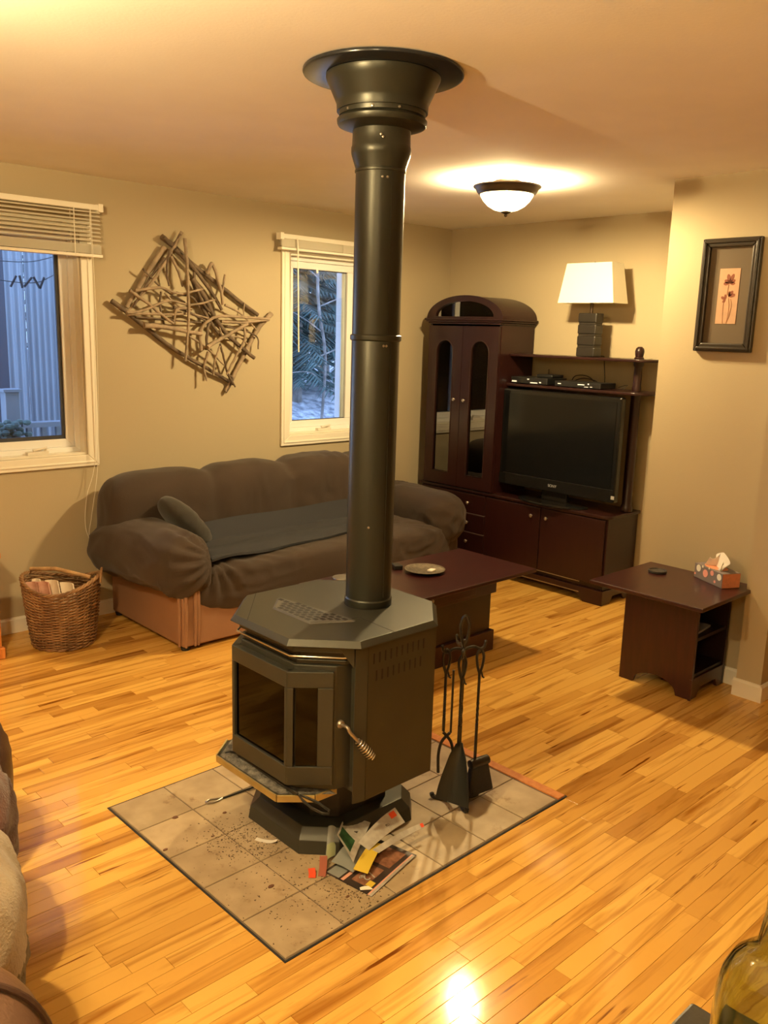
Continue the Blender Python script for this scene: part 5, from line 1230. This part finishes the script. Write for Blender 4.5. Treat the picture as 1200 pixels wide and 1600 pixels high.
# ================================================================== DRIFTWOOD ART (wall coordinates: x along the wall, z up)
STK = [('D',0.0123,2.985,[(1.341,2.163),(1.431,2.109),(1.535,2.028),(1.686,1.937),(2.0,1.751)]),('L',0.0123,2.982,[(1.353,2.107),(1.254,1.972),(1.111,1.764)]),('D',0.0106,2.984,[(1.023,1.795),(1.12,1.729),(1.336,1.583),(1.471,1.501),(1.657,1.406),(1.818,1.325)]),('L',0.0123,2.986,[(2.105,1.764),(2.0,1.662),(1.903,1.513),(1.76,1.277)]),('L',0.0079,2.965,[(1.463,2.199),(1.388,2.078),(1.294,1.957),(1.212,1.847),(1.101,1.729)]),('L',0.0079,2.925,[(1.46,2.162),(1.459,2.011),(1.473,1.742),(1.452,1.466)]),('D',0.0097,2.963,[(1.408,2.098),(1.542,1.991),(1.682,1.843),(1.715,1.77)]),('D',0.0123,2.958,[(1.517,1.944),(1.602,1.839),(1.667,1.73),(1.768,1.619),(1.956,1.484)]),('L',0.0079,2.945,[(1.119,1.855),(1.229,1.786),(1.378,1.68)]),('L',0.0062,2.935,[(1.148,1.856),(1.296,1.878),(1.428,1.853),(1.578,1.888)]),('D',0.0044,2.955,[(1.196,1.976),(1.258,1.928),(1.337,1.871),(1.46,1.805)]),('L',0.0062,2.938,[(1.088,1.733),(1.195,1.75),(1.346,1.809),(1.492,1.793),(1.666,1.828)]),('L',0.0062,2.948,[(1.102,1.725),(1.199,1.732),(1.381,1.734),(1.508,1.743),(1.638,1.711)]),('L',0.0114,2.938,[(1.192,1.666),(1.322,1.661),(1.565,1.625)]),('L',0.0097,2.928,[(1.59,1.551),(1.691,1.599),(1.888,1.694)]),('L',0.0079,2.938,[(1.563,1.531),(1.565,1.653),(1.665,1.73),(1.895,1.733),(2.064,1.729)]),('L',0.0088,2.948,[(1.62,1.978),(1.627,2.022),(1.653,2.033),(1.686,1.973),(1.707,1.863),(1.717,1.803)]),('L',0.0053,2.948,[(1.729,1.803),(1.843,1.755),(1.974,1.662)]),('L',0.0053,2.958,[(1.737,1.981),(1.736,1.902),(1.719,1.845)]),('L',0.0035,2.96,[(1.887,1.824),(1.881,1.747)]),('L',0.0062,2.945,[(1.876,1.67),(1.864,1.592),(1.793,1.465),(1.746,1.387)]),('D',0.0053,2.955,[(1.697,1.57),(1.73,1.484),(1.764,1.387),(1.804,1.308)]),('L',0.0062,2.945,[(1.611,1.522),(1.588,1.427),(1.598,1.351)]),('L',0.0053,2.935,[(1.648,1.389),(1.649,1.465),(1.684,1.561)]),('L',0.007,2.948,[(1.378,2.059),(1.418,1.974),(1.458,1.896)]),('D',0.0053,2.955,[(1.368,2.094),(1.355,1.979),(1.368,1.891)]),('D',0.0088,2.968,[(1.523,1.945),(1.575,1.82),(1.628,1.71),(1.717,1.618)]),('D',0.0079,2.955,[(1.642,1.711),(1.608,1.635),(1.607,1.531)]),('L',0.0079,2.942,[(1.484,1.779),(1.399,1.758),(1.387,1.685)]),('D',0.0044,2.955,[(1.743,1.676),(1.847,1.659),(1.966,1.623),(1.978,1.544)]),('L',0.0044,2.955,[(1.754,1.619),(1.847,1.611),(1.894,1.572)]),('L',0.0053,2.955,[(1.478,1.623),(1.596,1.55),(1.73,1.445)]),('D',0.0053,2.958,[(1.308,1.861),(1.306,1.772),(1.344,1.647)]),('D',0.0062,2.962,[(1.345,2.048),(1.262,1.938),(1.139,1.765)]),('D',0.007,2.958,[(1.54,2.018),(1.538,1.909),(1.601,1.784),(1.678,1.749)]),('D',0.0044,2.958,[(1.155,1.713),(1.366,1.702),(1.622,1.691)]),('D',0.007,2.952,[(1.384,1.775),(1.489,1.752),(1.618,1.701)]),('D',0.0106,2.972,[(1.61,1.793),(1.675,1.711),(1.743,1.637)]),('L',0.007,2.952,[(1.719,1.704),(1.846,1.702),(2.062,1.724)]),('D',0.0053,2.952,[(1.407,1.857),(1.512,1.835),(1.565,1.782)]),('D',0.007,2.965,[(1.335,2.157),(1.4,2.123),(1.453,2.185)]),('L',0.0044,2.955,[(1.621,1.757),(1.687,1.703),(1.72,1.599)]),('L',0.0044,2.948,[(1.333,1.853),(1.424,1.777),(1.508,1.771)]),('D',0.0062,2.97,[(1.762,1.386),(1.797,1.356),(1.761,1.273)])]
dw = thing('driftwood_wall_art', 'diamond shaped lattice of grey brown driftwood sticks hanging between the two windows', 'wall art', (1.55, 2.99, 1.28))
rn = random.Random(21)
for k, (m_, r, y, P) in enumerate(STK):
    n_ = len(P); pts = [Vector((x, y + .012 * math.sin(k * 1.7 + i * 2.1) * (0 if r > .011 else 1), z)) for i, (x, z) in enumerate(P)]
    C_ = catmull(pts, 6); L_ = len(C_)
    R_ = [1.3 * r * (1.05 - .3 * i / L_) * (1 + .13 * noise.noise(Vector((i * .9, k * 3., 0)))) for i in range(L_)]
    C_ = [p + Vector((noise.noise(p * 30) * .004, 0, noise.noise(p * 30 + Vector((5, 5, 5))) * .004)) for p in C_]
    C_ = [Vector((p.x, min(p.y, WY1 - r * 1.6 - .001), p.z)) for p in C_]
    G().tube(C_, R_, 8).build('stick', 'driftwood' if m_ == 'L' else 'driftwood_dark', dw, ang=60)

# ================================================================== LOVESEAT at the left edge
LO_ = Vector((-.60, .25, 0)); LA = math.atan2(.944, .33) - PI / 2
LM = Matrix.Translation(LO_) @ Matrix.Rotation(LA, 4, 'Z')      # local: +x forward, +y towards the windows
lv = thing('loveseat', 'brown leather loveseat under throws cut off by the left edge of the photo', 'loveseat', (LO_.x - .35, LO_.y, 0))
G().box(-.86, -.07, -.80, .80, .03, .30, LM).build('base', 'leather_dark', lv, bevel=.02)
for x in (-.80, -.13):
    for y in (-.74, .74): G().lathe([(.022, .0005), (.026, .0295)], (0, 0), 12, M=LM @ Matrix.Translation((x, y, 0))).build('foot', 'dark_gap', lv)
g = G(); g.sell((0, 0, 0), (.43, .22, .285), 3.2, 32, 18); g.v = [tuple(LM @ (Vector(v) + Vector((-.380, -.62, .345)))) for v in g.v]
ao = soft('armrest', g, 'leather_brown', lv, .02, 4, .006, 3., 0)
P = [LM @ Vector((-.380 + .434 * math.copysign(abs(math.cos(t)) ** .62, math.cos(t)), -.60, .345 + .290 * math.copysign(abs(math.sin(t)) ** .62, math.sin(t)))) for t in [-.9 + 2.6 * i / 30 for i in range(31)]]
G().tube(P, .006, 7).build('seam_piping', 'leather_dark', lv)
g = G(); g.sell((0, 0, 0), (.40, .18, .27), 3.2, 32, 18); g.v = [tuple(LM @ (Vector(v) + Vector((-.40, .68, .31)))) for v in g.v]
soft('armrest', g, 'leather_dark', lv, .02, 4, .012, 5., .006, 8.)
g = G(); g.sell((0, 0, 0), (.38, .50, .12), 4, 40, 14); g.v = [tuple(LM @ (Vector(v) + Vector((-.42, .02, .37)))) for v in g.v]
soft('seat_cushion', g, 'leather_brown', lv, .02, 4, .005, 5., 0)
g = G(); g.sell((0, 0, 0), (.13, .80, .33), 4, 40, 14); g.v = [tuple(LM @ (Vector(v) + Vector((-.86, 0, .60)))) for v in g.v]
soft('backrest', g, 'leather_brown', lv, .025, 4, .006, 4., 0)
g = G(); g.sell((0, 0, 0), (.24, .26, .17), 2.8, 32, 18); g.v = [tuple(LM @ (Vector(v) + Vector((-.225, -.16, .42)))) for v in g.v]
o = soft('blanket', g, 'throw_beige', None, .013, 3, .010, 8., .008, 9.); tag(o, 'thick beige blanket heaped on the loveseat seat next to the near armrest', 'blanket')
g = G(); g.sell((0, 0, 0), (.10, .15, .13), 2.6, 28, 16); g.v = [tuple(LM @ (Vector(v) + Vector((-.085, -.19, .36)))) for v in g.v]
o = soft('fleece_throw', g, 'fleece_grey', None, .012, 2, .016, 14., .012, 20.); tag(o, 'grey brown shaggy fleece hanging below the beige blanket on the loveseat', 'throw')
g = G(); g.sell((0, 0, 0), (.20, .20, .20), 2.4, 32, 18); g.sell((.03, .10, -.08), (.17, .12, .20), 2.6, 32, 18); g.v = [tuple(LM @ (Vector(v) + Vector((-.20, .22, .42)))) for v in g.v]
o = soft('knitted_throw', g, 'throw_brown', None, .012, 2, .018, 9., .014, 12.); tag(o, 'dark red brown knitted throw bunched up beyond the beige blanket', 'throw')

# ================================================================== COUNTER AND BOTTLE by the camera
kc = thing('kitchen_counter', 'dark counter whose corner shows at the bottom right edge of the photo', 'counter', (-1.2, -1.75, 0))
P = [(-2.2, -2.15), (-.557, -2.15)] + [(-.557 - .004 + .004 * math.cos(t), -1.348 - .004 + .004 * math.sin(t)) for t in [PI / 2 * i / 5 for i in range(6)]] + [(-2.2, -1.348)]
G().prism(P, 1.045, 1.080).build('worktop', 'counter_dark', kc, bevel=.003, smooth=False)
G().box(-2.15, -.60, -2.12, -1.40, .10, 1.0445).build('cabinet_body', 'cabinet_paint', kc, smooth=False)
G().box(-2.15, -.66, -2.10, -1.46, .0005, .0995).build('toe_kick', 'dark_gap', kc, smooth=False)
bx, by, bz = -.732, -1.478, 1.0805
bt_ = thing('glass_bottle', 'clear greenish glass bottle standing on the counter at the bottom right edge', 'bottle', (bx, by, bz))
pr = [(.0001, .004), (.030, .001), (.0365, .006), (.0375, .015), (.0378, .168), (.0370, .184), (.0345, .197), (.0295, .208), (.0225, .2155), (.0165, .222), (.0138, .245), (.0135, .300), (.0155, .302), (.0155, .312), (.0135, .313)]
pin = [(r - .0028, z) for r, z in pr[::-1][:-3]] + [(.030, .012), (.0001, .016)]
g = G(); g.loft([[Vector((bx + r * math.cos(2 * PI * i / 64), by + r * math.sin(2 * PI * i / 64), bz + z)) for i in range(64)] for r, z in pr + pin], cap=True); g.build('glass_body', 'bottle', bt_, ang=60)
